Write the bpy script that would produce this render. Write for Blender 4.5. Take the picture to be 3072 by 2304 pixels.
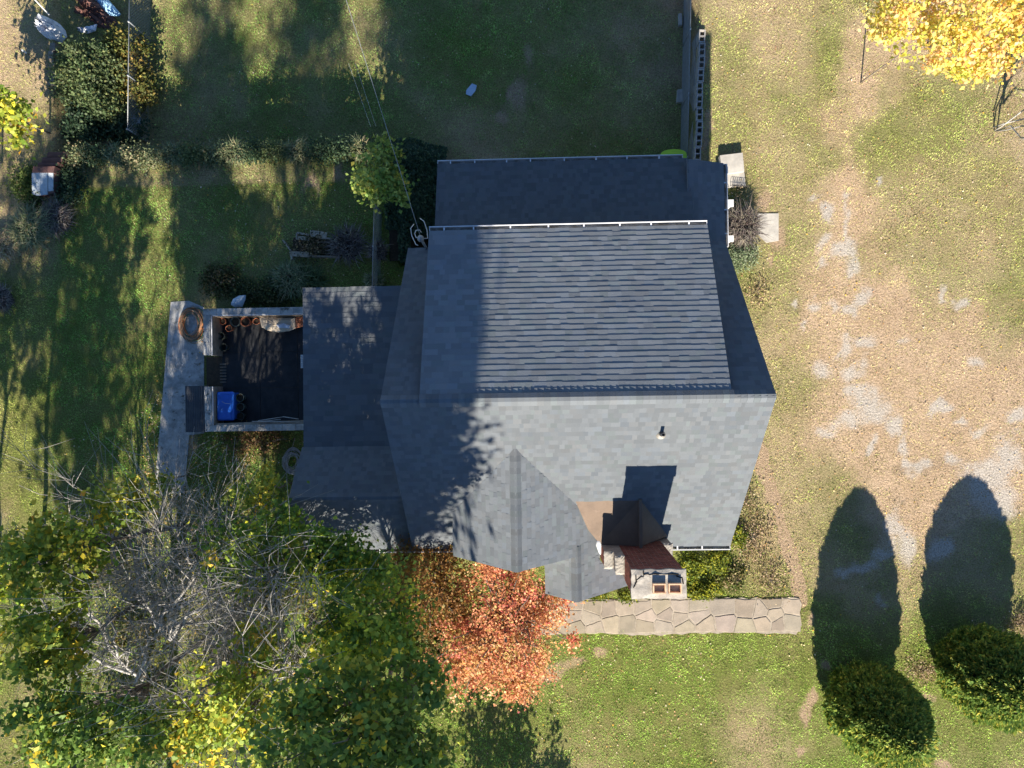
import bpy, math, random
import numpy as np
from mathutils import Vector, Matrix

# ---------------------------------------------------------------- scene, camera, sky, sun, exposure
scene = bpy.context.scene
for o in list(bpy.data.objects):
    bpy.data.objects.remove(o, do_unlink=True)
COL = scene.collection
rng = np.random.default_rng(7)
random.seed(7)

CAM_H = 22.3
F_PX = 2130.0
def _rot(a, b, c):
    ca, sa, cb, sb, cc, sc = math.cos(a), math.sin(a), math.cos(b), math.sin(b), math.cos(c), math.sin(c)
    rx = np.array([[1, 0, 0], [0, ca, -sa], [0, sa, ca]])
    ry = np.array([[cb, 0, sb], [0, 1, 0], [-sb, 0, cb]])
    rz = np.array([[cc, -sc, 0], [sc, cc, 0], [0, 0, 1]])
    return rx @ ry @ rz
CAM_M = _rot(-0.0005, -0.0292, 0.0157)          # world -> camera (drone looking almost straight down)
cam_data = bpy.data.cameras.new("Camera")
cam_data.sensor_width = 36.0
cam_data.lens = 36.0 * F_PX / 3072.0
cam_data.clip_start = 0.1
cam_data.clip_end = 2000
cam = bpy.data.objects.new("Camera", cam_data)
COL.objects.link(cam)
m4 = Matrix([list(r) for r in CAM_M.T]).to_4x4()
m4.translation = Vector((0, 0, CAM_H))
cam.matrix_world = m4
scene.camera = cam

def at(px, py, z=0.0):
    """world point of height z on the survey grid of the photograph (3072 x 2304)"""
    v = CAM_M.T @ np.array([(px - 1536) / F_PX, -(py - 1152) / F_PX, -1.0])
    t = (z - CAM_H) / v[2]
    return np.array([t * v[0], t * v[1], z])

SUN_EL = math.radians(31.5)
SUN_DRIFT = 0.045
world = bpy.data.worlds.new("World")
scene.world = world
world.use_nodes = True
wn = world.node_tree.nodes
wl = world.node_tree.links
wn.clear()
sky = wn.new('ShaderNodeTexSky')
sky.sky_type = 'NISHITA'
sky.sun_disc = False
sky.sun_elevation = SUN_EL
sky.sun_rotation = math.pi - math.atan(SUN_DRIFT)
sky.air_density = 1.0
sky.dust_density = 0.0
sky.ozone_density = 6.0
bg = wn.new('ShaderNodeBackground')
bg.inputs['Strength'].default_value = 0.064
wo = wn.new('ShaderNodeOutputWorld')
wl.new(sky.outputs[0], bg.inputs[0])
wl.new(bg.outputs[0], wo.inputs[0])

sun_data = bpy.data.lights.new("sun", 'SUN')
sun_data.energy = 5.0
sun_data.angle = math.radians(0.55)
sun_data.color = (1.0, 0.90, 0.75)
sun = bpy.data.objects.new("sun", sun_data)
COL.objects.link(sun)
sd = Vector((SUN_DRIFT * math.cos(SUN_EL), math.cos(SUN_EL), -math.sin(SUN_EL)))
sun.rotation_euler = sd.to_track_quat('-Z', 'Y').to_euler()
sun.location = (0, -30, 30)

scene.view_settings.view_transform = 'Standard'
scene.view_settings.look = 'None'
scene.view_settings.exposure = 1.5
scene.view_settings.gamma = 1.0
scene.view_settings.use_curve_mapping = False
scene.render.engine = 'CYCLES'
scene.cycles.max_bounces = 6
scene.cycles.diffuse_bounces = 3
scene.cycles.glossy_bounces = 2
scene.cycles.transmission_bounces = 3

# ---------------------------------------------------------------- helpers
ORI = {}
def tag(o, label=None, cat=None, group=None, kind=None):
    if label: o["label"] = label
    if cat: o["category"] = cat
    if group: o["group"] = group
    if kind: o["kind"] = kind
    return o
def thing(name, loc, label, cat, group=None):
    o = bpy.data.objects.new(name, None)
    COL.objects.link(o)
    o.location = tuple(float(q) for q in loc)
    o.empty_display_size = 0.2
    ORI[o] = np.array(loc, float)
    return tag(o, label, cat, group)
def link(name, me, mat, parent=None, kind=None, org=None):
    o = bpy.data.objects.new(name, me)
    COL.objects.link(o)
    if mat is not None and not me.materials:
        me.materials.append(mat)
    if parent is not None:
        o.parent = parent
        ORI[o] = ORI[parent]
    elif org is not None:
        o.location = tuple(float(q) for q in org)
        ORI[o] = np.array(org, float)
    else:
        ORI[o] = np.zeros(3)
    if kind: o["kind"] = kind
    return o

class MB:
    """collects polygons, builds ONE mesh object"""
    def __init__(s): s.v = []; s.f = []; s.c = []
    def add(s, vs, fs, col=(1, 1, 1)):
        n = len(s.v)
        s.v.extend([tuple(map(float, q)) for q in vs])
        s.f.extend([tuple(i + n for i in f) for f in fs])
        s.c.extend([col] * len(vs))
        return s
    def hexa(s, p, col=(1, 1, 1), skip=()):
        fs = [(0, 3, 2, 1), (4, 5, 6, 7), (0, 1, 5, 4), (1, 2, 6, 5), (2, 3, 7, 6), (3, 0, 4, 7)]
        return s.add(p, [f for i, f in enumerate(fs) if i not in skip], col)
    def box(s, x0, x1, y0, y1, z0, z1, col=(1, 1, 1)):
        return s.hexa([(x0, y0, z0), (x1, y0, z0), (x1, y1, z0), (x0, y1, z0), (x0, y0, z1), (x1, y0, z1), (x1, y1, z1), (x0, y1, z1)], col)
    def obox(s, c, size, rz=0.0, col=(1, 1, 1), tilt=0.0):
        cx, cy, cz = c; sx, sy, sz = size
        ca, sa = math.cos(rz), math.sin(rz); ct, st = math.cos(tilt), math.sin(tilt)
        p = []
        for z in (-sz / 2, sz / 2):
            for x, y in ((-sx / 2, -sy / 2), (sx / 2, -sy / 2), (sx / 2, sy / 2), (-sx / 2, sy / 2)):
                y2, z2 = y * ct - z * st, y * st + z * ct
                p.append((cx + x * ca - y2 * sa, cy + x * sa + y2 * ca, cz + z2))
        return s.hexa(p, col)
    def prism(s, poly, z0, z1, col=(1, 1, 1)):
        n = len(poly)
        vs = [(q[0], q[1], z0) for q in poly] + [(q[0], q[1], z1) for q in poly]
        fs = [tuple(range(n - 1, -1, -1)), tuple(range(n, 2 * n))] + [(i, (i + 1) % n, n + (i + 1) % n, n + i) for i in range(n)]
        return s.add(vs, fs, col)
    def tube(s, pts, r, n=5, col=(1, 1, 1), cap=True):
        pts = [np.array(p, float) for p in pts]
        if not hasattr(r, '__len__'): r = [r] * len(pts)
        vs = []
        prev = None
        for i, p in enumerate(pts):
            t = pts[min(i + 1, len(pts) - 1)] - pts[max(i - 1, 0)]
            t = t / (np.linalg.norm(t) + 1e-9)
            if prev is None:
                a = np.array([0, 0, 1.0]) if abs(t[2]) < 0.9 else np.array([1.0, 0, 0])
            else: a = prev
            b = np.cross(t, a); b /= np.linalg.norm(b) + 1e-9
            a = np.cross(b, t); prev = a
            for k in range(n):
                w = 2 * math.pi * k / n
                vs.append(p + r[i] * (math.cos(w) * a + math.sin(w) * b))
        fs = []
        for i in range(len(pts) - 1):
            for k in range(n):
                fs.append((i * n + k, i * n + (k + 1) % n, (i + 1) * n + (k + 1) % n, (i + 1) * n + k))
        if cap and n > 2:
            fs.append(tuple(range(n - 1, -1, -1))); fs.append(tuple((len(pts) - 1) * n + k for k in range(n)))
        return s.add(vs, fs, col)
    def lathe(s, c, prof, n=18, col=(1, 1, 1), M=None):
        vs = []
        for r, z in prof:
            for k in range(n):
                w = 2 * math.pi * k / n
                q = np.array([r * math.cos(w), r * math.sin(w), z])
                if M is not None: q = M @ q
                vs.append(q + np.array(c))
        fs = [(i * n + k, i * n + (k + 1) % n, (i + 1) * n + (k + 1) % n, (i + 1) * n + k) for i in range(len(prof) - 1) for k in range(n)]
        return s.add(vs, fs, col)
    def build(s, name, mat, parent=None, kind=None, smooth=False, org=None):
        o0 = ORI[parent] if parent is not None else (np.array(org, float) if org is not None else np.zeros(3))
        me = bpy.data.meshes.new(name)
        vv = np.array(s.v, float) - o0
        me.from_pydata([tuple(q) for q in vv], [], s.f)
        ca = me.color_attributes.new("col", 'FLOAT_COLOR', 'POINT')
        c = np.ones((len(s.v), 4), np.float32); c[:, :3] = np.array(s.c, np.float32)
        ca.data.foreach_set("color", c.ravel())
        if smooth:
            me.polygons.foreach_set("use_smooth", [True] * len(me.polygons))
        me.update()
        return link(name, me, mat, parent, kind, org)

def poly_mesh(name, V, C, mat, parent=None, kind=None, org=None):
    """V: (n,k,3) separate polygons with one colour each (C: n,3)"""
    n, k, _ = V.shape
    o0 = ORI[parent] if parent is not None else (np.array(org, float) if org is not None else np.zeros(3))
    me = bpy.data.meshes.new(name)
    me.vertices.add(n * k); me.loops.add(n * k); me.polygons.add(n)
    me.vertices.foreach_set("co", (V - o0).astype(np.float32).ravel())
    me.loops.foreach_set("vertex_index", np.arange(n * k, dtype=np.int32))
    me.polygons.foreach_set("loop_start", np.arange(0, n * k, k, dtype=np.int32))
    me.polygons.foreach_set("loop_total", np.full(n, k, dtype=np.int32))
    me.update(calc_edges=True)
    ca = me.color_attributes.new("col", 'FLOAT_COLOR', 'POINT')
    c = np.ones((n * k, 4), np.float32); c[:, :3] = np.repeat(C, k, axis=0)
    ca.data.foreach_set("color", c.ravel())
    return link(name, me, mat, parent, kind, org)

def leaf_polys(P, size, r, up=0.6, spread=1.0, aspect=0.75, fold=0.16):
    """bent four-corner leaves at the points P"""
    n = len(P)
    nrm = r.normal(size=(n, 3)) * spread + np.array([0, 0, up])
    nrm /= np.linalg.norm(nrm, axis=1, keepdims=True)
    t = r.normal(size=(n, 3)); t -= (t * nrm).sum(1, keepdims=True) * nrm
    t /= np.linalg.norm(t, axis=1, keepdims=True)
    b = np.cross(nrm, t)
    L = (size * r.uniform(0.65, 1.25, n))[:, None] if np.isscalar(size) else (size * r.uniform(0.8, 1.2, n))[:, None]
    W = L * aspect * r.uniform(0.75, 1.1, (n, 1))
    V = np.stack([P - t * L * .5, P + b * W * .5 + nrm * L * fold + t * L * .06, P + t * L * .5, P - b * W * .5 + nrm * L * fold + t * L * .06], axis=1)
    return V

# value noise for laying out colours and scatter
_NG = rng.random((8, 128, 128))
def vnoise(x, y, scale, layer=0):
    x = np.asarray(x, float) / scale + 31.7; y = np.asarray(y, float) / scale + 57.3
    i = np.floor(x).astype(int); j = np.floor(y).astype(int)
    fx = x - i; fy = y - j
    fx = fx * fx * (3 - 2 * fx); fy = fy * fy * (3 - 2 * fy)
    g = _NG[layer]
    a = g[i % 128, j % 128]; b = g[(i + 1) % 128, j % 128]; c = g[i % 128, (j + 1) % 128]; d = g[(i + 1) % 128, (j + 1) % 128]
    return (a * (1 - fx) + b * fx) * (1 - fy) + (c * (1 - fx) + d * fx) * fy
def fbm(x, y, scale, layer=0, oct=4):
    s = 0; w = 1; t = 0
    for k in range(oct):
        s = s + w * vnoise(x, y, scale / 2 ** k, (layer + k) % 8); t += w; w *= 0.55
    return s / t
def sstep(a, b, x):
    t = np.clip((x - a) / (b - a), 0, 1)
    return t * t * (3 - 2 * t)

# ---------------------------------------------------------------- materials
def new_mat(name):
    m = bpy.data.materials.new(name); m.use_nodes = True
    nt = m.node_tree; nt.nodes.clear()
    out = nt.nodes.new('ShaderNodeOutputMaterial')
    p = nt.nodes.new('ShaderNodeBsdfPrincipled')
    nt.links.new(p.outputs[0], out.inputs[0])
    return m, nt, p, out
def noise_node(nt, scale, detail=5, rough=0.6, vec=None):
    n = nt.nodes.new('ShaderNodeTexNoise')
    n.inputs['Scale'].default_value = scale; n.inputs['Detail'].default_value = detail; n.inputs['Roughness'].default_value = rough
    if vec is not None: nt.links.new(vec, n.inputs['Vector'])
    return n
def mixcol(nt, fac, a, b, typ='MIX'):
    n = nt.nodes.new('ShaderNodeMix'); n.data_type = 'RGBA'; n.blend_type = typ
    for s, v in ((n.inputs[0], fac), (n.inputs[6], a), (n.inputs[7], b)):
        if isinstance(v, (int, float)): s.default_value = v
        elif isinstance(v, tuple): s.default_value = (*v, 1) if len(v) == 3 else v
        else: nt.links.new(v, s)
    return n.outputs[2]
def ramp(nt, fac, lo, hi, a=0.0, b=1.0):
    n = nt.nodes.new('ShaderNodeMapRange'); n.interpolation_type = 'SMOOTHSTEP'
    n.inputs['From Min'].default_value = lo; n.inputs['From Max'].default_value = hi
    n.inputs['To Min'].default_value = a; n.inputs['To Max'].default_value = b
    nt.links.new(fac, n.inputs['Value'])
    return n.outputs['Result']
def geo_pos(nt):
    g = nt.nodes.new('ShaderNodeNewGeometry')
    return g.outputs['Position']
def plain(name, c1, c2=None, scale=6.0, rough=0.8, bump=0.15, bscale=60.0, metal=0.0, attr=False, spec=0.3, wear=None, lo=0.35, hi=0.65):
    """two-tone weathered surface in world space, optionally times the piece colour 'col'"""
    m, nt, p, out = new_mat(name)
    pos = geo_pos(nt)
    n1 = noise_node(nt, scale, 6, 0.65, pos)
    col = mixcol(nt, ramp(nt, n1.outputs['Fac'], lo, hi), c1, c2 or tuple(q * .72 for q in c1))
    n2 = noise_node(nt, bscale, 4, 0.7, pos)
    col = mixcol(nt, 1.0, col, mixcol(nt, n2.outputs['Fac'], (.72, .72, .72), (1.28, 1.28, 1.28)), 'MULTIPLY')
    if wear:
        n3 = noise_node(nt, wear[1], 5, 0.75, pos)
        col = mixcol(nt, ramp(nt, n3.outputs['Fac'], wear[2], wear[2] + .1), col, wear[0])
    if attr:
        a = nt.nodes.new('ShaderNodeAttribute'); a.attribute_name = 'col'
        col = mixcol(nt, 1.0, col, a.outputs['Color'], 'MULTIPLY')
    nt.links.new(col, p.inputs['Base Color'])
    p.inputs['Roughness'].default_value = rough
    p.inputs['Metallic'].default_value = metal
    p.inputs['Specular IOR Level'].default_value = spec
    if bump:
        b = nt.nodes.new('ShaderNodeBump'); b.inputs['Strength'].default_value = bump; b.inputs['Distance'].default_value = 0.02
        nt.links.new(n2.outputs['Fac'], b.inputs['Height']); nt.links.new(b.outputs[0], p.inputs['Normal'])
    return m
def leafy(name, trans=0.28, rough=0.55, spec=0.25, var=0.25):
    """leaf surface coloured by 'col', light passes through"""
    m, nt, p, out = new_mat(name)
    a = nt.nodes.new('ShaderNodeAttribute'); a.attribute_name = 'col'
    pos = geo_pos(nt)
    n = noise_node(nt, 9.0, 3, 0.6, pos)
    col = mixcol(nt, 1.0, a.outputs['Color'], mixcol(nt, n.outputs['Fac'], (1 - var,) * 3, (1 + var,) * 3), 'MULTIPLY')
    nt.links.new(col, p.inputs['Base Color'])
    p.inputs['Roughness'].default_value = rough; p.inputs['Specular IOR Level'].default_value = spec
    t = nt.nodes.new('ShaderNodeBsdfTranslucent'); nt.links.new(col, t.inputs['Color'])
    mx = nt.nodes.new('ShaderNodeMixShader'); mx.inputs[0].default_value = trans
    nt.links.new(p.outputs[0], mx.inputs[1]); nt.links.new(t.outputs[0], mx.inputs[2]); nt.links.new(mx.outputs[0], out.inputs[0])
    return m

M = {}
M['leaf'] = leafy('leaf', trans=0.42)
M['blade'] = leafy('grass_blade', trans=0.2, rough=0.7, spec=0.15, var=0.18)
M['litter'] = leafy('fallen_leaf', trans=0.08, rough=0.8, spec=0.15)
M['bark'] = plain('bark', (.19, .165, .14), (.10, .085, .07), 5, .9, .5, 30, attr=True)
M['pale_bark'] = plain('pale_bark', (.40, .385, .365), (.27, .26, .25), 5, .9, .4, 30)
M['deck'] = plain('roof_edge', (.30, .31, .32), (.22, .23, .24), 3, .7, .05)
M['white'] = plain('white_paint', (.62, .63, .65), (.52, .53, .55), 2.5, .45, .03, wear=((.42, .41, .38), 7, .66))
M['trough'] = plain('gutter_trough', (.30, .30, .29), (.14, .12, .09), 4, .7, .1)
M['siding'] = plain('siding', (.68, .67, .63), (.58, .57, .54), 1.5, .6, .05)
M['mortar'] = plain('mortar', (.34, .29, .26), (.24, .20, .18), 9, .95, .3)
M['brick'] = plain('brick', (.24, .075, .05), (.15, .05, .04), 14, .9, .35, 90, attr=True, wear=((.42, .36, .33), 22, .67))
M['cement'] = plain('cement', (.36, .335, .295), (.24, .22, .195), 5, .95, .5, 45, wear=((.16, .145, .125), 9, .60))
M['concrete'] = plain('concrete', (.42, .40, .36), (.30, .285, .26), 2.2, .92, .25, 50, wear=((.19, .175, .15), 3.5, .64))
M['path_concrete'] = plain('path_concrete', (.40, .40, .39), (.22, .225, .22), 3.2, .92, .4, 40, wear=((.10, .10, .085), 4.0, .57))
M['terracotta'] = plain('terracotta', (.46, .17, .085), (.32, .12, .07), 8, .85, .1, attr=True)
M['soil'] = plain('soil', (.06, .045, .03), (.035, .028, .02), 12, .95, .6, 60)
M['rubber'] = plain('rubber_mat', (.030, .032, .036), (.018, .020, .023), 3, .8, .15, 40, wear=((.10, .095, .085), 2.4, .66))
M['membrane'] = plain('roof_membrane', (.155, .115, .088), (.12, .09, .07), 2.2, .85, .1, 60, wear=((.23, .17, .135), 1.6, .62))
M['flue'] = plain('flue_clay', (.62, .40, .26), (.48, .29, .18), 9, .85, .15)
M['soot'] = plain('soot', (.05, .03, .022), (.02, .015, .012), 7, .95, .2)
M['wood'] = plain('weathered_wood', (.30, .26, .21), (.19, .165, .135), 5, .85, .3, 35, attr=True)
M['darkmetal'] = plain('dark_metal', (.045, .05, .06), (.07, .075, .08), 4, .45, .05, spec=.5)
M['galv'] = plain('galvanised_wire', (.30, .32, .33), (.22, .23, .24), 9, .5, .05, metal=.3, spec=.5)
M['plastic_blue'] = plain('blue_plastic', (.02, .13, .58), (.015, .10, .45), 3, .35, .05, spec=.5, wear=((.30, .48, .66), 2.6, .60))
M['plastic_grey'] = plain('grey_green_plastic', (.07, .085, .07), (.05, .06, .05), 6, .5, .05, spec=.4, attr=True)
M['lime'] = plain('lime_plastic', (.36, .60, .03), (.30, .52, .03), 2, .35, .03, spec=.5)
M['rubber_hose'] = plain('hose', (1, 1, 1), (.75, .75, .75), 8, .5, .05, spec=.4, attr=True)
M['tarp_blue'] = plain('pale_blue_tarp', (.36, .58, .74), (.28, .48, .64), 3, .45, .3, 12, spec=.4, wear=((.06, .09, .10), 4, .66))
M['tarp_white'] = plain('white_tarp', (.72, .74, .80), (.55, .57, .62), 4, .45, .3, 12, spec=.4)
M['tarp_beige'] = plain('beige_tarp', (.52, .44, .33), (.44, .37, .28), 3, .6, .2, 12)
M['cloth_blue'] = plain('pale_blue_bag', (.40, .50, .62), (.32, .42, .54), 4, .5, .2, 14, spec=.4)
M['stone'] = plain('flagstone', (.29, .25, .20), (.235, .205, .165), 3.0, .9, .3, 55, attr=True, wear=((.22, .19, .15), 5, .62))
M['joint'] = plain('stone_joint', (.33, .29, .235), (.25, .215, .17), 6, .95, .5, 60)
M['rust'] = plain('rusty_brown_board', (.17, .085, .07), (.11, .06, .055), 5, .85, .2, 40)
M['white_panel'] = plain('white_peeling_panel', (.40, .45, .49), (.30, .35, .39), 5, .7, .15, 30, wear=((.13, .15, .17), 7, .60))  # white toned down to blue-grey, putting the hutch's shade into the colour
M['block'] = plain('cinder_block', (.34, .325, .30), (.25, .24, .225), 7, .95, .5, 70)
M['hole'] = plain('dark_soil_core', (.03, .025, .02), (.015, .013, .012), 8, .95, .2)
M['cable'] = plain('cable', (.60, .60, .58), (.45, .45, .44), 5, .5, .05)
M['black_iron'] = plain('black_iron', (.02, .02, .022), (.035, .03, .03), 6, .6, .05)

# asphalt shingles: piece colour times granule noise and slow weather streaks
def shingle_mat():
    m, nt, p, out = new_mat('asphalt_shingle')
    pos = geo_pos(nt)
    a = nt.nodes.new('ShaderNodeAttribute'); a.attribute_name = 'col'
    g = noise_node(nt, 160, 3, .8, pos)
    w = noise_node(nt, 0.7, 4, .6, pos)
    c = mixcol(nt, 1.0, a.outputs['Color'], mixcol(nt, g.outputs['Fac'], (.55,) * 3, (1.45,) * 3), 'MULTIPLY')
    c = mixcol(nt, 1.0, c, mixcol(nt, w.outputs['Fac'], (.86, .88, .92), (1.14, 1.12, 1.07)), 'MULTIPLY')
    nt.links.new(c, p.inputs['Base Color'])
    p.inputs['Roughness'].default_value = .92; p.inputs['Specular IOR Level'].default_value = .22
    p.inputs['Diffuse Roughness'].default_value = 0.9
    b = nt.nodes.new('ShaderNodeBump'); b.inputs['Strength'].default_value = .5; b.inputs['Distance'].default_value = .006
    nt.links.new(g.outputs['Fac'], b.inputs['Height']); nt.links.new(b.outputs[0], p.inputs['Normal'])
    return m
M['shingle'] = shingle_mat()

# ground: masks painted per place (dry, gravel, bare earth), colours and grain from noise
def ground_mat():
    m, nt, p, out = new_mat('ground_lawn_gravel_earth')
    pos = geo_pos(nt)
    a = nt.nodes.new('ShaderNodeAttribute'); a.attribute_name = 'col'
    sp = nt.nodes.new('ShaderNodeSeparateColor'); nt.links.new(a.outputs['Color'], sp.inputs[0])
    n1 = noise_node(nt, .8, 6, .65, pos); n2 = noise_node(nt, 14, 5, .75, pos); n3 = noise_node(nt, 55, 4, .8, pos)
    green = mixcol(nt, ramp(nt, n1.outputs['Fac'], .38, .62), (.165, .20, .046), (.20, .205, .064))
    dry = mixcol(nt, ramp(nt, n1.outputs['Fac'], .35, .65), (.56, .42, .29), (.49, .36, .24))
    dry = mixcol(nt, ramp(nt, n2.outputs['Fac'], .5, .72), dry, (.36, .25, .14))
    grav = mixcol(nt, ramp(nt, n3.outputs['Fac'], .3, .7), (.46, .43, .385), (.60, .57, .52))
    dirt = mixcol(nt, ramp(nt, n2.outputs['Fac'], .35, .7), (.46, .345, .235), (.36, .26, .165))
    def addn(v, amt):
        x = nt.nodes.new('ShaderNodeMath'); x.operation = 'MULTIPLY_ADD'
        nt.links.new(n2.outputs['Fac'], x.inputs[0]); x.inputs[1].default_value = amt; nt.links.new(v, x.inputs[2]); return x.outputs[0]
    c = mixcol(nt, ramp(nt, addn(sp.outputs[0], .75), .38, 1.2), green, dry)
    c = mixcol(nt, ramp(nt, addn(sp.outputs[2], .6), .6, .95), c, dirt)
    c = mixcol(nt, ramp(nt, addn(sp.outputs[1], 1.3), .70, 1.65, 0.0, .82), c, grav)
    c = mixcol(nt, 1.0, c, mixcol(nt, n3.outputs['Fac'], (.6,) * 3, (1.4,) * 3), 'MULTIPLY')
    n4 = noise_node(nt, 24, 4, .7, pos)
    c = mixcol(nt, 1.0, c, mixcol(nt, ramp(nt, n4.outputs['Fac'], .30, .62), (.55, .52, .50), (1.14, 1.14, 1.14)), 'MULTIPLY')
    nt.links.new(c, p.inputs['Base Color'])
    p.inputs['Roughness'].default_value = .95; p.inputs['Specular IOR Level'].default_value = .15
    b = nt.nodes.new('ShaderNodeBump'); b.inputs['Strength'].default_value = .8; b.inputs['Distance'].default_value = .05
    nt.links.new(n3.outputs['Fac'], b.inputs['Height'])
    b2 = nt.nodes.new('ShaderNodeBump'); b2.inputs['Strength'].default_value = .7; b2.inputs['Distance'].default_value = .12
    nt.links.new(n2.outputs['Fac'], b2.inputs['Height']); nt.links.new(b.outputs[0], b2.inputs['Normal']); nt.links.new(b2.outputs[0], p.inputs['Normal'])
    return m
M['ground'] = ground_mat()

# ---------------------------------------------------------------- the ground
YARD = -1.35
def wall_x(Y): return 5.18 + (np.asarray(Y, float) - 6.78) * 0.06
def ground_z(X, Y):
    X = np.asarray(X, float); Y = np.asarray(Y, float)
    wob = 0.10 * (vnoise(X, Y, 1.3, 2) - .5)
    back = sstep(7.42, 7.62, Y + wob) * sstep(-15.25, -15.1, X)
    pit = sstep(3.75, 3.9, Y) * sstep(-4.25, -3.75, X + wob)
    low = np.maximum(back, pit)
    low = low * (1 - sstep(-0.16, -0.06, X - np.where(Y > 6.3, wall_x(Y), 4.6)))
    depth = np.where(X < -12.75, YARD + (np.clip(-12.75 - X, 0, 2.4)) * 0.45, YARD)
    return low * depth + 0.03 * (fbm(X, Y, 2.5, 3) - .5)

gravel_spots = [(2485,1110,40,44),(2563,1110,30,40),(2582,1172,45,32),(2619,1222,72,48),(2549,1268,44,32),(2498,1300,40,20),(2665,1268,30,32),(2697,1337,15,44),(2623,1337,14,32),(2716,1397,26,24),(2757,1402,30,24),(2582,888,40,24),(2545,925,20,30),(2508,916,20,25),(2457,920,18,18),(2429,971,18,16),(2387,911,14,18),(2572,1032,36,20),(2531,1040,12,34),(2704,1022,16,18),(2887,914,34,22),(2830,884,20,16),(2936,1078,14,14),(2804,1226,44,22),(2915,1282,28,16),(2868,1272,20,12),(2866,1384,24,20),(3026,1360,66,66),(3050,1250,50,30),(2952,1430,90,60),(2470,777,22,22),(2535,805,16,34),(2545,770,16,24),(2558,583,22,20),(2480,630,26,36),(2554,685,14,74),(2466,722,26,24),(2531,750,32,30),(2438,583,20,14),(2582,1698,54,30),(2526,1714,34,16),(2646,1672,34,26),(2813,1660,36,48),(2707,1640,44,66),(2651,1800,18,24),(2700,1560,30,60),(3000,1500,80,60),(2620,560,10,26),(2865,900,14,14)]
dirt_spots = [(2120,150,22,150),(2118,380,20,120),(2290,600,42,60),(2330,720,50,60),(2300,790,30,40),(2310,1450,14,70),(2335,1560,12,60),(2370,1680,14,70),(2395,1770,18,40),(2440,2110,24,70),(2420,2150,26,50),(1700,1990,80,30),(1640,2020,90,34),(1800,1975,40,24),(1560,2060,40,60),(2400,2250,30,30),(1560,230,60,90),(1590,120,40,60),(1510,300,40,50),(930,560,34,60),(1010,520,26,50),(560,1340,50,80),(2770,2110,34,26),(2780,2230,40,30),(2840,2300,40,30),(530,1400,40,60),(2480,2010,30,30),(2760,1400,200,30),(2250,1040,10,80),(2420,1860,20,40),(1560,470,80,14)]
dry_poly = [at(*q)[:2] for q in ((2420,170),(2480,-60),(2900,-60),(2800,250),(2690,420),(2640,620),(2630,790),(2800,850),(3072,960),(3200,1000),(3200,1600),(2900,1640),(2700,1680),(2520,1620),(2430,1500),(2400,1300),(2440,1150),(2390,1000),(2400,700))]
def spots(X, Y, lst, soft=1.0):
    m = np.zeros(np.shape(X))
    for px, py, rx, ry in lst:
        c = at(px, py); k = CAM_H / F_PX
        d = np.hypot((X - c[0]) / (rx * k), (Y - c[1]) / (ry * k))
        m = np.maximum(m, 1 - sstep(.45 * soft, 1.45, d))
    return m
def poly_sd(X, Y, poly):
    inside = np.zeros(np.shape(X), bool); dist = np.full(np.shape(X), 1e9)
    n = len(poly)
    for i in range(n):
        x0, y0 = poly[i]; x1, y1 = poly[(i + 1) % n]
        c = ((y0 > Y) != (y1 > Y)) & (X < (x1 - x0) * (Y - y0) / (y1 - y0 + 1e-12) + x0)
        inside ^= c
        t = np.clip(((X - x0) * (x1 - x0) + (Y - y0) * (y1 - y0)) / ((x1 - x0) ** 2 + (y1 - y0) ** 2), 0, 1)
        dist = np.minimum(dist, np.hypot(X - x0 - t * (x1 - x0), Y - y0 - t * (y1 - y0)))
    return np.where(inside, dist, -dist)
def masks(X, Y):
    """how dry, how gravelly and how bare the ground is"""
    n = fbm(X, Y, 3.0, 1, 4) - .5
    n2 = fbm(X, Y, .7, 4, 3) - .5
    g = np.clip(spots(X + n2 * .9, Y + (fbm(X, Y, .5, 6, 4) - .5) * .9, gravel_spots, .05) * (.55 + 1.1 * fbm(X * 1.7, Y * .6, .26, 2, 3)), 0, 1)
    dry = sstep(-1.6, 1.6, poly_sd(X, Y, dry_poly) - .25 + n * 3.2 + n2 * 2.4) * .86
    right = sstep(5.4, 7.5, X)
    dry = np.maximum(dry, .44 * right * (1 + n * 1.6))
    left = sstep(-14.6, -15.4, X) * sstep(2, 6, Y)
    dry = np.maximum(dry, left * (.5 + n))
    dry = np.maximum(dry, .30 + n * .9 - .25 * (Y < 6.5))
    front = sstep(-6.6, -8.2, Y) * sstep(-2.5, -0.5, X)
    front = sstep(-5.6, -8.4, Y + n * 2) * sstep(-2.5, -0.5, X)
    dry = dry * (1 - front) + front * np.clip(.10 + n * .9 + .14 * sstep(-8.5, -12, Y), 0, 1)
    dt = spots(X + n2 * 1.0, Y + n * 1.2, dirt_spots, .02) * (.8 + n2 * .8)
    dt = np.maximum(dt, (sstep(-5.2, -6.5, X) * sstep(-2.2, -4.5, Y)) * (.30 + n * .8))
    pth = [at(*q)[:2] for q in ((2262, 1290), (2290, 1400), (2325, 1500), (2352, 1610), (2390, 1715), (2404, 1800))]
    pd = np.full(np.shape(X), 9.0)
    for (x0, y0), (x1, y1) in zip(pth[:-1], pth[1:]):
        t = np.clip(((X - x0) * (x1 - x0) + (Y - y0) * (y1 - y0)) / ((x1 - x0) ** 2 + (y1 - y0) ** 2), 0, 1)
        pd = np.minimum(pd, np.hypot(X - x0 - t * (x1 - x0), Y - y0 - t * (y1 - y0)))
    dt = np.maximum(dt, .95 * (1 - sstep(.08, .34, pd + n2 * .25)))
    yard = (Y > 7.5) & (X > -12.7) & (X < wall_x(Y) - .1)
    dt = np.where(yard, np.maximum(dt * .75, sstep(-1, 2, X) * (.20 + n * 1.2)), dt)
    return np.clip(dry, 0, 1), np.clip(g, 0, 1), np.clip(dt, 0, 1)

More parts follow.
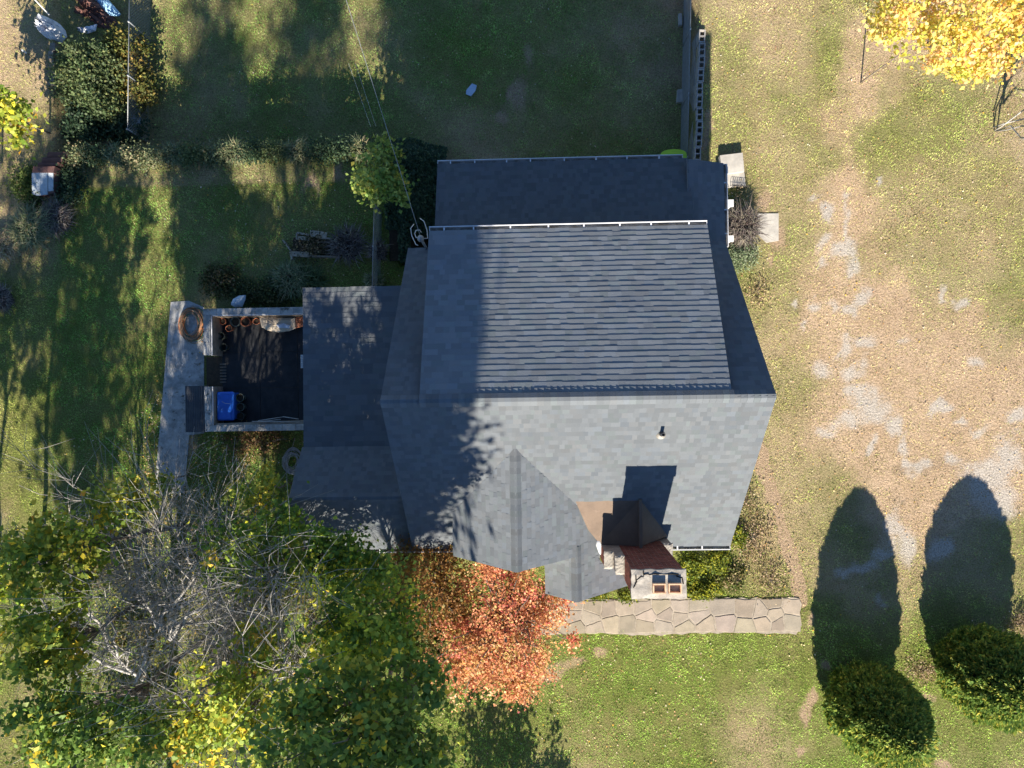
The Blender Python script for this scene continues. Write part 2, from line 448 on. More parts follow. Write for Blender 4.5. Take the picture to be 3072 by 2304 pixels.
xs = np.concatenate([[-400, -150, -70, -40, -26], np.arange(-20, 18.001, .12), [24, 40, 70, 150, 400]])
ys = np.concatenate([[-400, -150, -70, -40, -26], np.arange(-19, 14.5, .12), [20, 40, 70, 150, 400]])
GX, GY = np.meshgrid(xs, ys)
GZ = ground_z(GX, GY)
ny, nx = GX.shape
me = bpy.data.meshes.new('ground')
idx = np.arange(nx * ny).reshape(ny, nx)
quads = np.stack([idx[:-1, :-1], idx[:-1, 1:], idx[1:, 1:], idx[1:, :-1]], -1).reshape(-1, 4)
me.vertices.add(nx * ny); me.loops.add(quads.size); me.polygons.add(len(quads))
me.vertices.foreach_set("co", np.stack([GX, GY, GZ], -1).astype(np.float32).ravel())
me.loops.foreach_set("vertex_index", quads.astype(np.int32).ravel())
me.polygons.foreach_set("loop_start", np.arange(0, quads.size, 4, dtype=np.int32))
me.polygons.foreach_set("loop_total", np.full(len(quads), 4, dtype=np.int32))
me.update(calc_edges=True)
d_, g_, b_ = masks(GX, GY)
ca = me.color_attributes.new("col", 'FLOAT_COLOR', 'POINT')
ca.data.foreach_set("color", np.stack([d_, g_, b_, np.ones_like(d_)], -1).astype(np.float32).ravel())
link('ground', me, M['ground'], kind='structure')

# areas that carry no turf
BUILT = [(-6.3, -3.2, -4.4, 2.7), (-3.3, 5.2, -4.4, 6.1), (-10.45, -6.3, -1.35, 2.55), (1.7, 3.5, -5.0, -4.1), (.2, 2.4, -5.5, -4.3)]
NO_TURF_PX = [[(1660, 1796), (2398, 1797), (2397, 1889), (1640, 1885)], [(505, 905), (560, 905), (600, 920), (600, 1300), (560, 1310), (548, 1450), (470, 1450)], [(2160, 455), (2240, 455), (2245, 580), (2165, 580)], [(2268, 636), (2358, 636), (2358, 735), (2268, 735)]]
NO_TURF = [[at(*q)[:2] for q in p] for p in NO_TURF_PX]
def turf_ok(X, Y):
    ok = np.ones(len(X), bool)
    for x0, x1, y0, y1 in BUILT:
        ok &= ~((X > x0) & (X < x1) & (Y > y0) & (Y < y1))
    for p in NO_TURF:
        ok &= poly_sd(X, Y, p) < 0.02
    return ok

# turf: short bent blades, one object
def make_turf(n=1150000):
    X = rng.uniform(-18.5, 17.2, n); Y = rng.uniform(-13.2, 14.0, n)
    ok = turf_ok(X, Y)
    X, Y = X[ok], Y[ok]
    d, g, b = masks(X, Y)
    clump = fbm(X, Y, .35, 5, 3)
    keep = rng.random(len(X)) < (1 - .92 * sstep(.25, .6, g)) * (1 - .8 * sstep(.35, .8, b)) * (1 - .72 * d) * sstep(.30, .50, clump + .10)
    X, Y, d, g, b, clump = X[keep], Y[keep], d[keep], g[keep], b[keep], clump[keep]
    Z = ground_z(X, Y)
    n = len(X)
    h = (.016 + .05 * clump ** 1.5) * rng.uniform(.6, 1.4, n)
    w = rng.uniform(.006, .013, n)
    a = rng.uniform(0, 2 * math.pi, n)
    lean = rng.uniform(.3, 1.5, n) * h
    la = a + rng.normal(0, .6, n) + 1.57
    P = np.stack([X, Y, Z - .005], -1)
    du = np.stack([np.cos(a) * w, np.sin(a) * w, np.zeros(n)], -1)
    tip = P + np.stack([np.cos(la) * lean, np.sin(la) * lean, h], -1)
    V = np.stack([P - du, P + du, tip], 1)
    big = fbm(X, Y, 2.2, 6, 4)[:, None]
    fine = rng.random((n, 1))
    green = np.array([.18, .31, .045]) * (1 - big) * 1.25 + np.array([.33, .37, .085]) * big * 1.1
    yel = np.array([.46, .41, .19]); tan = np.array([.56, .43, .27])
    # back yard and west lawn: their shade is put into a deeper, cooler green
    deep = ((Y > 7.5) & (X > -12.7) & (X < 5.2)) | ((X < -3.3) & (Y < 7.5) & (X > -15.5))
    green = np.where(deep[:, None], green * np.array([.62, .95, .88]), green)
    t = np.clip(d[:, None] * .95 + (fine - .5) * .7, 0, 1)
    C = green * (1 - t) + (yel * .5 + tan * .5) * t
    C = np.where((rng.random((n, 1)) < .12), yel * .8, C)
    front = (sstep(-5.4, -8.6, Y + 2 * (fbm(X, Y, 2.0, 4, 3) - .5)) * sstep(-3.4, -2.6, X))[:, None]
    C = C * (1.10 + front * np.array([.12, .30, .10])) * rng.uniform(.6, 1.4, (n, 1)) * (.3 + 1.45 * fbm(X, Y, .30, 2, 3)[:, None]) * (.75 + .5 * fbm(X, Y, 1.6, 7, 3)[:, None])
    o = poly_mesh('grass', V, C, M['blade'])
    tag(o, 'short green and straw coloured grass covering the lawns and yard', 'grass', kind='stuff')
make_turf()

# ---------------------------------------------------------------- the house
house = thing('house', (0.5, 0, 0), 'grey shingled cottage with rear dormer, front gable and brick chimney', 'house')
X0, X1, YR, ZR, MS, RUN = -3.34, 5.24, -.33, 6.86, .936, 4.09
ZE = ZR - MS * RUN
DX0, DX1, DYE, DZE = -2.48, 4.29, 3.80, 4.93
SHINGLES = []        # (projected area, roof part, verts, faces, colour)
STEP = .143
def tone(r):
    c = np.array([.142, .157, .173]) * r.uniform(.87, 1.13)
    k = r.random()
    if k < .16: c = c * np.array([.98, 1.015, .985])
    elif k < .30: c = c * np.array([1.025, 1.0, .98])
    elif k < .44: c = c * np.array([.975, 1.0, 1.03])
    return tuple(c)
def clip_line(poly, s, ax):
    """intervals of the plan polygon at coordinate s along axis ax"""
    o = 1 - ax; hits = []
    n = len(poly)
    for i in range(n):
        p, q = poly[i], poly[(i + 1) % n]
        if (p[ax] > s) != (q[ax] > s):
            hits.append(p[o] + (q[o] - p[o]) * (s - p[ax]) / (q[ax] - p[ax]))
    hits.sort()
    return list(zip(hits[::2], hits[1::2]))
def roof_part(name, label=None):
    o = bpy.data.objects.new(name, bpy.data.meshes.new(name)); return o
def slope(part, poly, ax, up, p0, z0, grad, tab=(.08, .21), thick=(.006, .012), bright=1.0, r=None):
    """shingle courses on the plane z = z0 + grad*(up*(coord-p0)); poly in plan; ax = axis that climbs; up = +1/-1"""
    r = r or rng
    cosn = 1 / math.sqrt(1 + grad * grad)
    ds = STEP * cosn
    lo = min(q[ax] * up for q in poly); hi = max(q[ax] * up for q in poly)
    pl = [tuple((q[0], q[1])) for q in poly]
    zf = lambda c: z0 + grad * (up * (c - p0))
    nv = np.zeros(3); nv[ax] = -up * grad; nv[2] = 1; nv *= cosn
    k = 0
    while lo + k * ds < hi - .02:
        s0 = lo + k * ds; s1 = min(s0 + ds * 1.22, hi); k += 1
        i0 = clip_line(pl, (s0 + .006) * up, ax); i1 = clip_line(pl, (min(s0 + ds, hi) - .006) * up, ax)
        if len(i0) != len(i1): i0 = i0 or i1; i1 = i0
        for (a0, b0), (a1, b1) in zip(i0, i1):
            L = max(b0, b1) - min(a0, a1)
            u = min(a0, a1) + 0.0; end = max(b0, b1); first = True
            u -= r.uniform(0, .2)
            while u < end - .001:
                w = r.uniform(*tab); v = u + w
                A0, B0, A1, B1 = max(u, a0), min(v, b0), max(u, a1), min(v, b1)
                u = v
                if B0 - A0 < .004 and B1 - A1 < .004: continue
                B0 = max(B0, A0 + .001); B1 = max(B1, A1 + .001)
                t = r.uniform(*thick)
                if r.random() < .45: t = thick[1]
                jut = r.uniform(-.006, .006)
                pts = []
                for uu, ss, lift in ((A0, s0 + jut, .001), (B0, s0 + jut, .001), (B1, s1, .0), (A1, s1, .0), (A0, s0 + jut, t + .004), (B0, s0 + jut, t + .004), (B1, s1, .003), (A1, s1, .003)):
                    q = np.zeros(3); q[ax] = ss * up; q[1 - ax] = uu; q[2] = zf(ss * up)
                    pts.append(q + nv * lift)
                c = np.mean(pts, 0)
                d = CAM_H - c[2]
                vis = abs(B0 - A0) * ds * cosn * max(.05, (nv @ (np.array([0, 0, CAM_H]) - c)) / np.linalg.norm(np.array([0, 0, CAM_H]) - c)) / d ** 2
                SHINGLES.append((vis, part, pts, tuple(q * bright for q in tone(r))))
def deck(name, polys3, thick=.05):
    """roof boards: each polygon thickened downwards, all in one part"""
    m = MB()
    for P in polys3:
        n = len(P)
        vs = [tuple(p) for p in P] + [(p[0], p[1], p[2] - thick) for p in P]
        m.add(vs, [tuple(range(n)), tuple(range(2 * n - 1, n - 1, -1))] + [(i, n + i, n + (i + 1) % n, (i + 1) % n) for i in range(n)])
    return m.build(name, M['deck'], house)
def pz(poly, ax, up, p0, z0, grad): return [(q[0], q[1], z0 + grad * up * (q[ax] - p0) - .004) for q in poly]

# main roof, south and north slopes
south = [(X0, YR - RUN), (X1, YR - RUN), (X1, YR), (X0, YR)]
north = [(X0, YR), (X1, YR), (X1, YR + RUN), (X0, YR + RUN)]
nl = [(X0, YR), (DX0 + .02, YR), (DX0 + .02, YR + RUN), (X0, YR + RUN)]
nr = [(DX1 - .02, YR), (X1, YR), (X1, YR + RUN), (DX1 - .02, YR + RUN)]
main_roof = deck('roof', [pz(south, 1, 1, YR, ZR, MS), pz(north, 1, -1, YR, ZR, MS)])
slope(main_roof, south, 1, 1, YR, ZR, MS)
slope(main_roof, nl, 1, -1, YR, ZR, MS)
slope(main_roof, nr, 1, -1, YR, ZR, MS)
# rear dormer
GD = (ZR - DZE) / (DYE - YR)
dorm = [(DX0, YR), (DX1, YR), (DX1, DYE), (DX0, DYE)]
dormer_roof = deck('dormer_roof', [pz(dorm, 1, -1, YR, ZR + .03, GD)])
slope(dormer_roof, dorm, 1, -1, YR, ZR + .03, GD, thick=(.0042, .0085), tab=(.12, .34), bright=1.38)  # shingle colour lightened to make up for grazing sun
# front gable: east plane sweeps down past the chimney and runs forward over the entry
GXR, GZR, GG, GYS = -.44, 5.78, .985, -4.37
YT = YR - (ZR - GZR) / MS
def vy(x): return YR - (ZR - (GZR - GG * abs(x - GXR))) / MS      # where it meets the main slope
EX, EYS = 2.55, -5.52
east = [(GXR, YT), (GXR, GYS), (1.03, GYS), (1.03, EYS), (EX, EYS), (EX, -4.75), (1.68, -4.72), (1.68, -4.1), (1.30, vy(1.30)), (1.0, vy(1.0))]
west = [(GXR, YT), (-2.1, vy(-2.1)), (-2.1, GYS), (GXR, GYS)]
entry_w = [(1.03, GYS + .25), (.25, GYS + .25), (.25, EYS), (1.03, EYS)]
ZW = GZR - GG * (1.03 - GXR)
gable_roof = deck('gable_roof', [pz(east, 0, -1, GXR, GZR, GG), pz(west, 0, 1, GXR, GZR, GG), pz(entry_w, 0, 1, 1.03, ZW, GG)])
slope(gable_roof, east, 0, -1, GXR, GZR, GG, bright=1.3)  # gable shingles painted lighter to make up for slanting sun
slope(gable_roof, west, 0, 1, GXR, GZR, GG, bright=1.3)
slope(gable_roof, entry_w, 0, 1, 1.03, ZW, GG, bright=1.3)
# rear addition and east porch
NX0, NX1, NYE, NZE, NG = -2.58, 4.40, 6.23, 2.40, .40
add_poly = [(NX0, 3.7), (NX1, 3.7), (NX1, NYE), (NX0, NYE)]
addition_roof = deck('addition_roof', [pz(add_poly, 1, -1, NYE, NZE, NG)])
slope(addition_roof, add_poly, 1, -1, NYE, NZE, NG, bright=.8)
PX0, PX1, PY0, PY1, PZE, PG = 4.30, 5.40, 3.6, 6.08, 2.36, .42
porch_poly = [(PX0, PY0), (PX1, PY0), (PX1, PY1), (PX0, PY1)]
porch_roof = deck('porch_roof', [pz(porch_poly, 0, -1, PX1, PZE, PG)])
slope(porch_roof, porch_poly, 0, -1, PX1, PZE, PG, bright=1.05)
# west wing: low roof plus a small gable
WX0, WX1, WZ, WYN, WYV, WYR, WYS, WZR = -6.36, -3.15, 2.70, 2.79, -1.64, -2.88, -4.50, 4.02
wflat = [(WX0, WYV), (WX1, WYV), (WX1, WYN), (WX0, WYN)]
FG = .03
WGN = (WZR - WZ - .13) / (WYV - WYR); WGS = (WZR - WZ) / (WYR - WYS)
wn_ = [(WX0 - .04, WYR), (WX1, WYR), (WX1, WYV), (WX0 - .04, WYV)]
ws_ = [(WX0 - .04, WYS), (WX1, WYS), (WX1, WYR), (WX0 - .04, WYR)]
wing_roof = deck('wing_roof', [pz(wflat, 1, -1, WYN, WZ, FG), pz(wn_, 1, -1, WYR, WZR, WGN), pz(ws_, 1, 1, WYR, WZR, WGS)])
slope(wing_roof, wflat, 1, -1, WYN, WZ, FG, tab=(.2, .36), thick=(.008, .014))
slope(wing_roof, wn_, 1, -1, WYR, WZR, WGN)
slope(wing_roof, ws_, 1, 1, WYR, WZR, WGS)

# the 300 shingles that show largest are single pieces, the rest one field per roof
SH_F = [(4, 5, 6, 7), (0, 1, 5, 4), (1, 2, 6, 5), (3, 0, 4, 7)]
SHINGLES.sort(key=lambda s: -s[0])
fields = {}
for i, (vis, part, pts, col) in enumerate(SHINGLES):
    if i < 300:
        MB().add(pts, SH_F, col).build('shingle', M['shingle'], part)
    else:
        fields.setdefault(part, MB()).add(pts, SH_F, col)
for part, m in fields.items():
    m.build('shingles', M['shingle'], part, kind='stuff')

# ridge and hip caps
def caps(part, a, b, half, drop, n_tone=rng):
    a = np.array(a, float); b = np.array(b, float); L = np.linalg.norm(b - a); t = (b - a) / L
    side = np.array([-t[1], t[0], 0]); side /= np.linalg.norm(side)
    m = MB(); k = 0
    while k * STEP < L:
        p = a + t * (k * STEP); q = a + t * min(L, (k + 1.15) * STEP); k += 1
        up0 = np.array([0, 0, .030]); up1 = np.array([0, 0, .016])
        vs = []
        for c, u in ((p, up0), (q, up1)):
            vs += [c + side * half[0] + np.array([0, 0, -drop[0]]) + u, c + side * half[0] * .3 + u + np.array([0, 0, -drop[0] * .18]), c - side * half[1] * .3 + u + np.array([0, 0, -drop[1] * .18]), c - side * half[1] + np.array([0, 0, -drop[1]]) + u]
        m.add(vs, [(0, 1, 5, 4), (1, 2, 6, 5), (2, 3, 7, 6), (0, 3, 2, 1)], tuple(np.array(tone(n_tone)) * 1.05))
    return m.build('ridge_cap', M['shingle'], part)
caps(main_roof, (X0, YR, ZR), (DX0, YR, ZR), (.14, .14), (.13, .13))
caps(main_roof, (DX1 + .05, YR, ZR), (X1, YR, ZR), (.14, .14), (.13, .13))
caps(dormer_roof, (DX0, YR, ZR + .03), (DX1 + .05, YR, ZR + .03), (.15, .14), (.07, .13))
caps(gable_roof, (GXR, GYS, GZR), (GXR, YT + .1, GZR), (.13, .13), (.128, .128))
caps(gable_roof, (1.03, EYS, ZW), (1.03, GYS + .25, ZW), (.13, .13), (.128, .128))
caps(wing_roof, (WX0 - .04, WYR, WZR), (WX1, WYR, WZR), (.13, .13), (.13, .13))

# walls
w = MB()
iY0, iY1 = YR - RUN + .3, YR + RUN - .3
def gable_wall(m, x, t, y0, y1, zb, ze, yr, zr):
    vs = [(x, y0, zb), (x, y1, zb), (x, y1, ze), (x, yr, zr), (x, y0, ze)]
    m.add(vs + [(q[0] + t, q[1], q[2]) for q in vs], [(0, 1, 2, 3, 4), (9, 8, 7, 6, 5)] + [(i, 5 + i, 5 + (i + 1) % 5, (i + 1) % 5) for i in range(5)])
gable_wall(w, X0 + .25, .15, iY0, iY1, -1.4, ZE + .2, YR, ZR - .12)
gable_wall(w, X1 - .40, .15, iY0, iY1, -1.4, ZE + .2, YR, ZR - .12)
w.box(X0 + .401, X1 - .401, iY0, iY0 + .15, -.2, ZE + .15)
w.box(X0 + .401, X1 - .401, iY1 - .15, iY1, -1.4, ZE + .15)
w.build('wall', M['siding'], house)
w = MB()                                                       # dormer walls
w.box(DX0 + .15, DX1 - .15, DYE - .30, DYE - .18, ZE - .1, DZE - .03)
for x in (DX0 + .15, DX1 - .27):
    w.add([(x, YR + .3, ZR - .35), (x, DYE - .30, ZE), (x, DYE - .30, DZE - .02), (x, YR + .3, ZR - .2), (x + .12, YR + .3, ZR - .35), (x + .12, DYE - .30, ZE), (x + .12, DYE - .30, DZE - .02), (x + .12, YR + .3, ZR - .2)],
          [(0, 1, 2, 3), (7, 6, 5, 4), (0, 4, 5, 1), (3, 2, 6, 7)])
w.build('dormer_wall', M['siding'], house)
w = MB()
w.box(NX0 + .2, NX1 - .1, NYE - .45, NYE - .33, -1.45, NZE + .05); w.box(NX0 + .2, NX0 + .32, 3.6, NYE - .46, -1.45, NZE + .05); w.box(NX1 - .22, NX1 - .1, 3.6, NYE - .46, -1.45, NZE + .05)
w.build('addition_wall', M['siding'], house)
w = MB()
w.box(WX0 + .2, WX0 + .32, WYS + .3, WYN - .25, -.2, WZ - .05); w.box(WX0 + .321, WX1, WYS + .3, WYS + .42, -.2, WZ - .0); w.box(WX0 + .321, WX1, WYN - .37, WYN - .25, -.2, WZ - .05)
w.add([(WX0 + .2, WYS + .3, WZ - .05), (WX0 + .2, WYV, WZ - .05), (WX0 + .2, WYR, WZR - .12), (WX0 + .32, WYS + .3, WZ - .05), (WX0 + .32, WYV, WZ - .05), (WX0 + .32, WYR, WZR - .12)], [(0, 1, 2), (5, 4, 3), (0, 2, 5, 3), (2, 1, 4, 5)])
w.build('wing_wall', M['siding'], house)
w = MB()
w.box(-1.9, -1.78, GYS + .2, iY0 - .01, -.1, 4.1); w.box(-1.779, .45, GYS + .2, GYS + .32, -.1, 4.1)
w.add([(-1.9, GYS + .2, 4.1), (1.0, GYS + .2, 4.1), (GXR, GYS + .2, GZR - .15), (-1.9, GYS + .32, 4.1), (1.0, GYS + .32, 4.1), (GXR, GYS + .32, GZR - .15)], [(0, 1, 2), (5, 4, 3), (0, 3, 4, 1)])
w.box(.451, .57, EYS + .25, GYS + .319, -.1, 3.5); w.box(.571, 1.66, EYS + .25, EYS + .37, -.1, 3.4)
w.build('entry_wall', M['siding'], house)

# white gutters with hangers
def gutter(a, b, out):
    a = np.array(a, float); b = np.array(b, float); o = np.array([*out, 0.0]); t = (b - a); L = np.linalg.norm(t); t /= L
    g = MB()
    def bar(p, q, o0, o1, z0, z1):
        g.hexa([p + o * o0 + (0, 0, z0), q + o * o0 + (0, 0, z0), q + o * o1 + (0, 0, z0), p + o * o1 + (0, 0, z0), p + o * o0 + (0, 0, z1), q + o * o0 + (0, 0, z1), q + o * o1 + (0, 0, z1), p + o * o1 + (0, 0, z1)])
    bar(a, b, .092, .112, -.10, .010)
    for p in (a, b - t * .012): bar(p, p + t * .012, .0, .084, -.10, .0)
    go = g.build('gutter', M['white'], house)
    g = MB(); bar(a + t * .013, b - t * .013, -.02, .084, -.105, -.075); g.build('trough', M['trough'], go)
    k = .35
    while k < L - .1:
        g = MB(); p = a + t * k; bar(p, p + t * .035, -.02, .084, -.012, .006); g.build('hanger', M['white'], go); k += rng.uniform(.62, .95)
gutter((DX0, DYE, DZE + .02), (DX1, DYE, DZE + .02), (0, 1))
gutter((NX0, NYE, NZE), (NX1 - .12, NYE, NZE), (0, 1))
gutter((3.46, YR - RUN, ZE + .01), (X1, YR - RUN, ZE + .01), (0, -1))
gutter((X0, YR - RUN, ZE + .01), (-2.1, YR - RUN, ZE + .01), (0, -1))
gutter((WX0, WYS, WZ), (X0 - .02, WYS, WZ), (0, -1))
gutter((PX1, PY0 + .15, PZE), (PX1, PY1 - .02, PZE), (1, 0))
# white downspout elbow beside the chimney
p = at(1795, 1640, 3.9)
g = MB(); g.tube([p + (0, .22, .05), p + (.02, .05, .02), p + (.08, -.14, -.06), p + (.13, -.26, -.3), p + (.14, -.27, -1.2)], [.07, .085, .075, .06, .05], 8); g.build('downspout', M['white'], house, smooth=True)

# plumbing vent on the south slope
vx, vy_ = 2.90, -1.17; vz = ZR + MS * (vy_ - YR)
g = MB(); g.lathe((vx, vy_, vz - .08), [(.13, .02), (.10, .09), (.065, .14), (.055, .16)], 16); vent = g.build('vent_flashing', M['trough'], house, smooth=True)
g = MB(); g.lathe((vx, vy_, vz - .02), [(.042, .0), (.042, .30), (.032, .30), (.030, .12), (.0, .12)], 14); g.build('vent_pipe', M['darkmetal'], house, smooth=True)

# rubber-covered saddle roof behind the chimney
c = MB()
ZC = 4.40
def msz(y): return ZR + MS * (y - YR)
yA = YR - (ZR - ZC) / MS
a_ = [(1.02, yA + .02, ZC + .02), (2.62, yA + .02, ZC + .03), (2.62, -4.13, ZC - .10), (1.66, -4.13, ZC - .42), (1.36, -3.75, ZC - .33)]
b_ = [(2.64, yA + .06, ZC + .05), (3.50, -4.06, msz(-4.06) + .03), (3.46, -4.13, msz(-4.13) + .04), (2.64, -4.13, ZC - .08)]
for P in (a_, b_):
    n = len(P); c.add(list(P) + [(q[0], q[1], q[2] - .5) for q in P], [tuple(range(n - 1, -1, -1)), tuple(range(n, 2 * n))] + [(i, (i + 1) % n, n + (i + 1) % n, n + i) for i in range(n)])
saddle = c.build('saddle_roof', M['membrane'], house)
c = MB(); c.box(2.60, 2.68, -4.13, yA + .05, ZC - .02, ZC + .10); c.build('saddle_ridge', M['membrane'], saddle)

# ---- chimney
CX0, CX1, CY0, CY1, CZ = 2.13, 3.26, -4.71, -4.14, 6.56
chim = MB()
chim.box(CX0, CX1, CY0, CY1, -.1, CZ)
chim.box(1.92, CX0 - .001, -4.56, CY1 - .004, -.1, 5.22); chim.box(1.70, 1.919, -4.54, CY1 - .008, -.1, 4.77)
chim.box(CX1 + .001, 3.50, -4.54, CY1 - .006, -.1, 3.95)
chimney = chim.build('chimney', M['mortar'], house)
BRICKS = []
def brick_face(o, u, n, width, z0, z1, r=rng):
    bl, bh, j = .200, .058, .011
    k = 0; z = z0
    o = np.array(o, float); u = np.array(u, float); n = np.array(n, float)
    while z + bh <= z1 + .001:
        s = -(bl + j) * .5 if k % 2 else 0.0
        while s < width - .01:
            a = max(s, 0.0) + .003; b = min(s + bl, width) - .003; s += bl + j
            if b - a < .03: continue
            p = []
            pr = .007 + r.uniform(-.002, .003)
            for zz in (z, z + bh):
                for uu, nn in ((a, -.02), (b, -.02), (b, pr), (a, pr)):
                    q = o + u * uu + n * nn; p.append((q[0], q[1], zz))
            t = r.uniform(.65, 1.25); BRICKS.append((z, p, (t, t * r.uniform(.9, 1.1), t)))
        z += bh + j; k += 1
brick_face((CX0, CY1, 0), (1, 0, 0), (0, 1, 0), CX1 - CX0, 3.70, CZ - .04)
brick_face((CX0, CY0, 0), (0, 1, 0), (-1, 0, 0), CY1 - CY0, 5.30, CZ - .04)
brick_face((CX1, CY0, 0), (0, 1, 0), (1, 0, 0), CY1 - CY0, 3.99, CZ - .04)
brick_face((CX0, CY0, 0), (1, 0, 0), (0, -1, 0), CX1 - CX0, 0.0, CZ - .04)
brick_face((1.70, -4.54, 0), (0, 1, 0), (-1, 0, 0), .39, 0.0, 4.74)
brick_face((1.70, -4.54, 0), (1, 0, 0), (0, -1, 0), .215, 0.0, 4.74)
vis = [b for b in BRICKS if b[1][0][1] > CY0 + .01]
rest = [b for b in BRICKS if not (b[1][0][1] > CY0 + .01)]
vis.sort(key=lambda b: -b[0])
rest += vis[300:]
HEX = [(0, 3, 2, 1), (4, 5, 6, 7), (0, 1, 5, 4), (1, 2, 6, 5), (2, 3, 7, 6), (3, 0, 4, 7)]
for z, p, c in vis[:300]: MB().add(p, HEX, c).build('brick', M['brick'], chimney)
m = MB()
for z, p, c in rest: m.add(p, HEX, c)
m.build('bricks', M['brick'], chimney, kind='stuff')
# cracked cement crown, flues, shoulder slabs
def rough_slab(x0, x1, y0, y1, z0, z1, n=7, amp=.012, r=rng):
    m = MB(); top = []
    vs = []; nxn, nyn = n + 2, max(3, int(n * (y1 - y0) / (x1 - x0)) + 2)
    for j in range(nyn):
        for i in range(nxn):
            x = x0 + (x1 - x0) * i / (nxn - 1); y = y0 + (y1 - y0) * j / (nyn - 1)
            e = 1.0 if 0 < i < nxn - 1 and 0 < j < nyn - 1 else 0.0
            vs.append((x + r.uniform(-amp, amp), y + r.uniform(-amp, amp), z1 + r.uniform(-amp, amp) * .7 - (0 if e else .02)))
    k = len(vs)
    fs = [(j * nxn + i, j * nxn + i + 1, (j + 1) * nxn + i + 1, (j + 1) * nxn + i) for j in range(nyn - 1) for i in range(nxn - 1)]
    loop = [i for i in range(nxn)] + [j * nxn + nxn - 1 for j in range(1, nyn)] + [(nyn - 1) * nxn + i for i in range(nxn - 2, -1, -1)] + [j * nxn for j in range(nyn - 2, 0, -1)]
    for q in loop: vs.append((vs[q][0], vs[q][1], z0))
    n2 = len(loop)
    fs += [(k + i, k + (i + 1) % n2, loop[(i + 1) % n2], loop[i]) for i in range(n2)]
    fs.append(tuple(k + n2 - 1 - i for i in range(n2)))
    return m.add(vs, fs)
crown = rough_slab(CX0 - .035, CX1 + .04, CY0 - .035, CY1 + .03, CZ, CZ + .095, 10).build('cement_crown', M['cement'], chimney)
tz = CZ + .099
for pts in ([(2.17, -4.42), (2.22, -4.36), (2.21, -4.33), (2.31, -4.25), (2.36, -4.26), (2.37, -4.21), (2.45, -4.19)], [(2.37, -4.21), (2.36, -4.17), (2.37, -4.13)], [(2.45, -4.19), (2.50, -4.22), (2.56, -4.20), (2.62, -4.19), (2.70, -4.21)], [(2.62, -4.19), (2.80, -4.205), (2.98, -4.20), (3.12, -4.215)], [(3.08, -4.24), (3.2, -4.29), (3.23, -4.42)], [(2.14, -4.50), (2.19, -4.40), (2.20, -4.22)]):
    MB().tube([(x + rng.uniform(-.008, .008), y, tz - .006) for x, y in pts], [.010 + .008 * rng.random() for _ in pts], 4).build('crack', M['hole'], chimney)
for fx0 in (2.545, 2.885):
    f = MB(); x0, x1, y0, y1, z1 = fx0, fx0 + .285, -4.605, -4.385, CZ + .205
    t = .028
    for a, b, c_, d in ((x0, x1, y0, y0 + t), (x0, x1, y1 - t, y1), (x0, x0 + t, y0 + t + .001, y1 - t - .001), (x1 - t, x1, y0 + t + .001, y1 - t - .001)):
        f.box(a, b, c_, d, CZ - .5, z1 - rng.uniform(0, .006))
    fo = f.build('flue', M['flue'], chimney)
    MB().box(x0 + t + .001, x1 - t - .001, y0 + t + .001, y1 - t - .001, CZ - .45, CZ - .10).build('flue_soot', M['soot'], fo)
rough_slab(1.905, 2.125, -4.58, -4.13, 5.22, 5.29, 5, .008).build('shoulder_slab', M['cement'], chimney)
rough_slab(1.68, 1.91, -4.56, -4.13, 4.77, 4.84, 5, .008).build('shoulder_slab', M['cement'], chimney)
rough_slab(3.265, 3.52, -4.56, -4.13, 3.95, 4.02, 5, .008).build('shoulder_slab', M['cement'], chimney)

# porch posts and rail ends on the east side
for py, wd in ((612, .17), (718, .14)):
    a = at(2182, py, .9); g = MB(); g.box(a[0] - .12, a[0] + .10, a[1] - wd / 2, a[1] + wd / 2, -.05, .95); g.box(a[0] - .16, a[0] + .16, a[1] - wd / 2 - .02, a[1] + wd / 2 + .02, .951, 1.0); g.build('porch_pier', M['white'], house)
for y in (3.9, 5.0, 5.95):
    MB().box(PX1 - .28, PX1 - .16, y - .06, y + .06, -.05, PZE - .06).build('porch_post', M['white'], house)
MB().box(4.45, PX1 - .1, 3.7, 6.0, -.1, .12).build('porch_floor', M['concrete'], house)

# service mast with weatherhead and drip loops at the west end of the rear eave
mast = thing('service_mast', at(1275, 745, 3.1), 'grey electric service mast with weatherhead at the rear eave', 'mast')
top = at(1262, 716, 4.4); foot = at(1284, 752, 2.6)
MB().tube([foot + (0, 0, -1.6), foot, top], .035, 8).build('pipe', M['galv'], mast, smooth=True)
MB().lathe(top, [(.0, .12), (.07, .10), (.09, .0), (.05, -.10), (.036, -.14)], 12).build('weatherhead', M['galv'], mast, smooth=True)
for px in (((1260, 716), (1248, 712), (1244, 700), (1248, 691), (1259, 690), (1264, 697)), ((1262, 716), (1283, 715), (1281, 690), (1272, 664), (1260, 655)), ((1254, 736), (1248, 734), (1235, 706), (1232, 685), (1242, 672))):
    MB().tube([at(x, y, 4.4 - .07 * i) for i, (x, y) in enumerate(px)], .012, 5).build('drip_loop', M['cable'], mast, smooth=True)

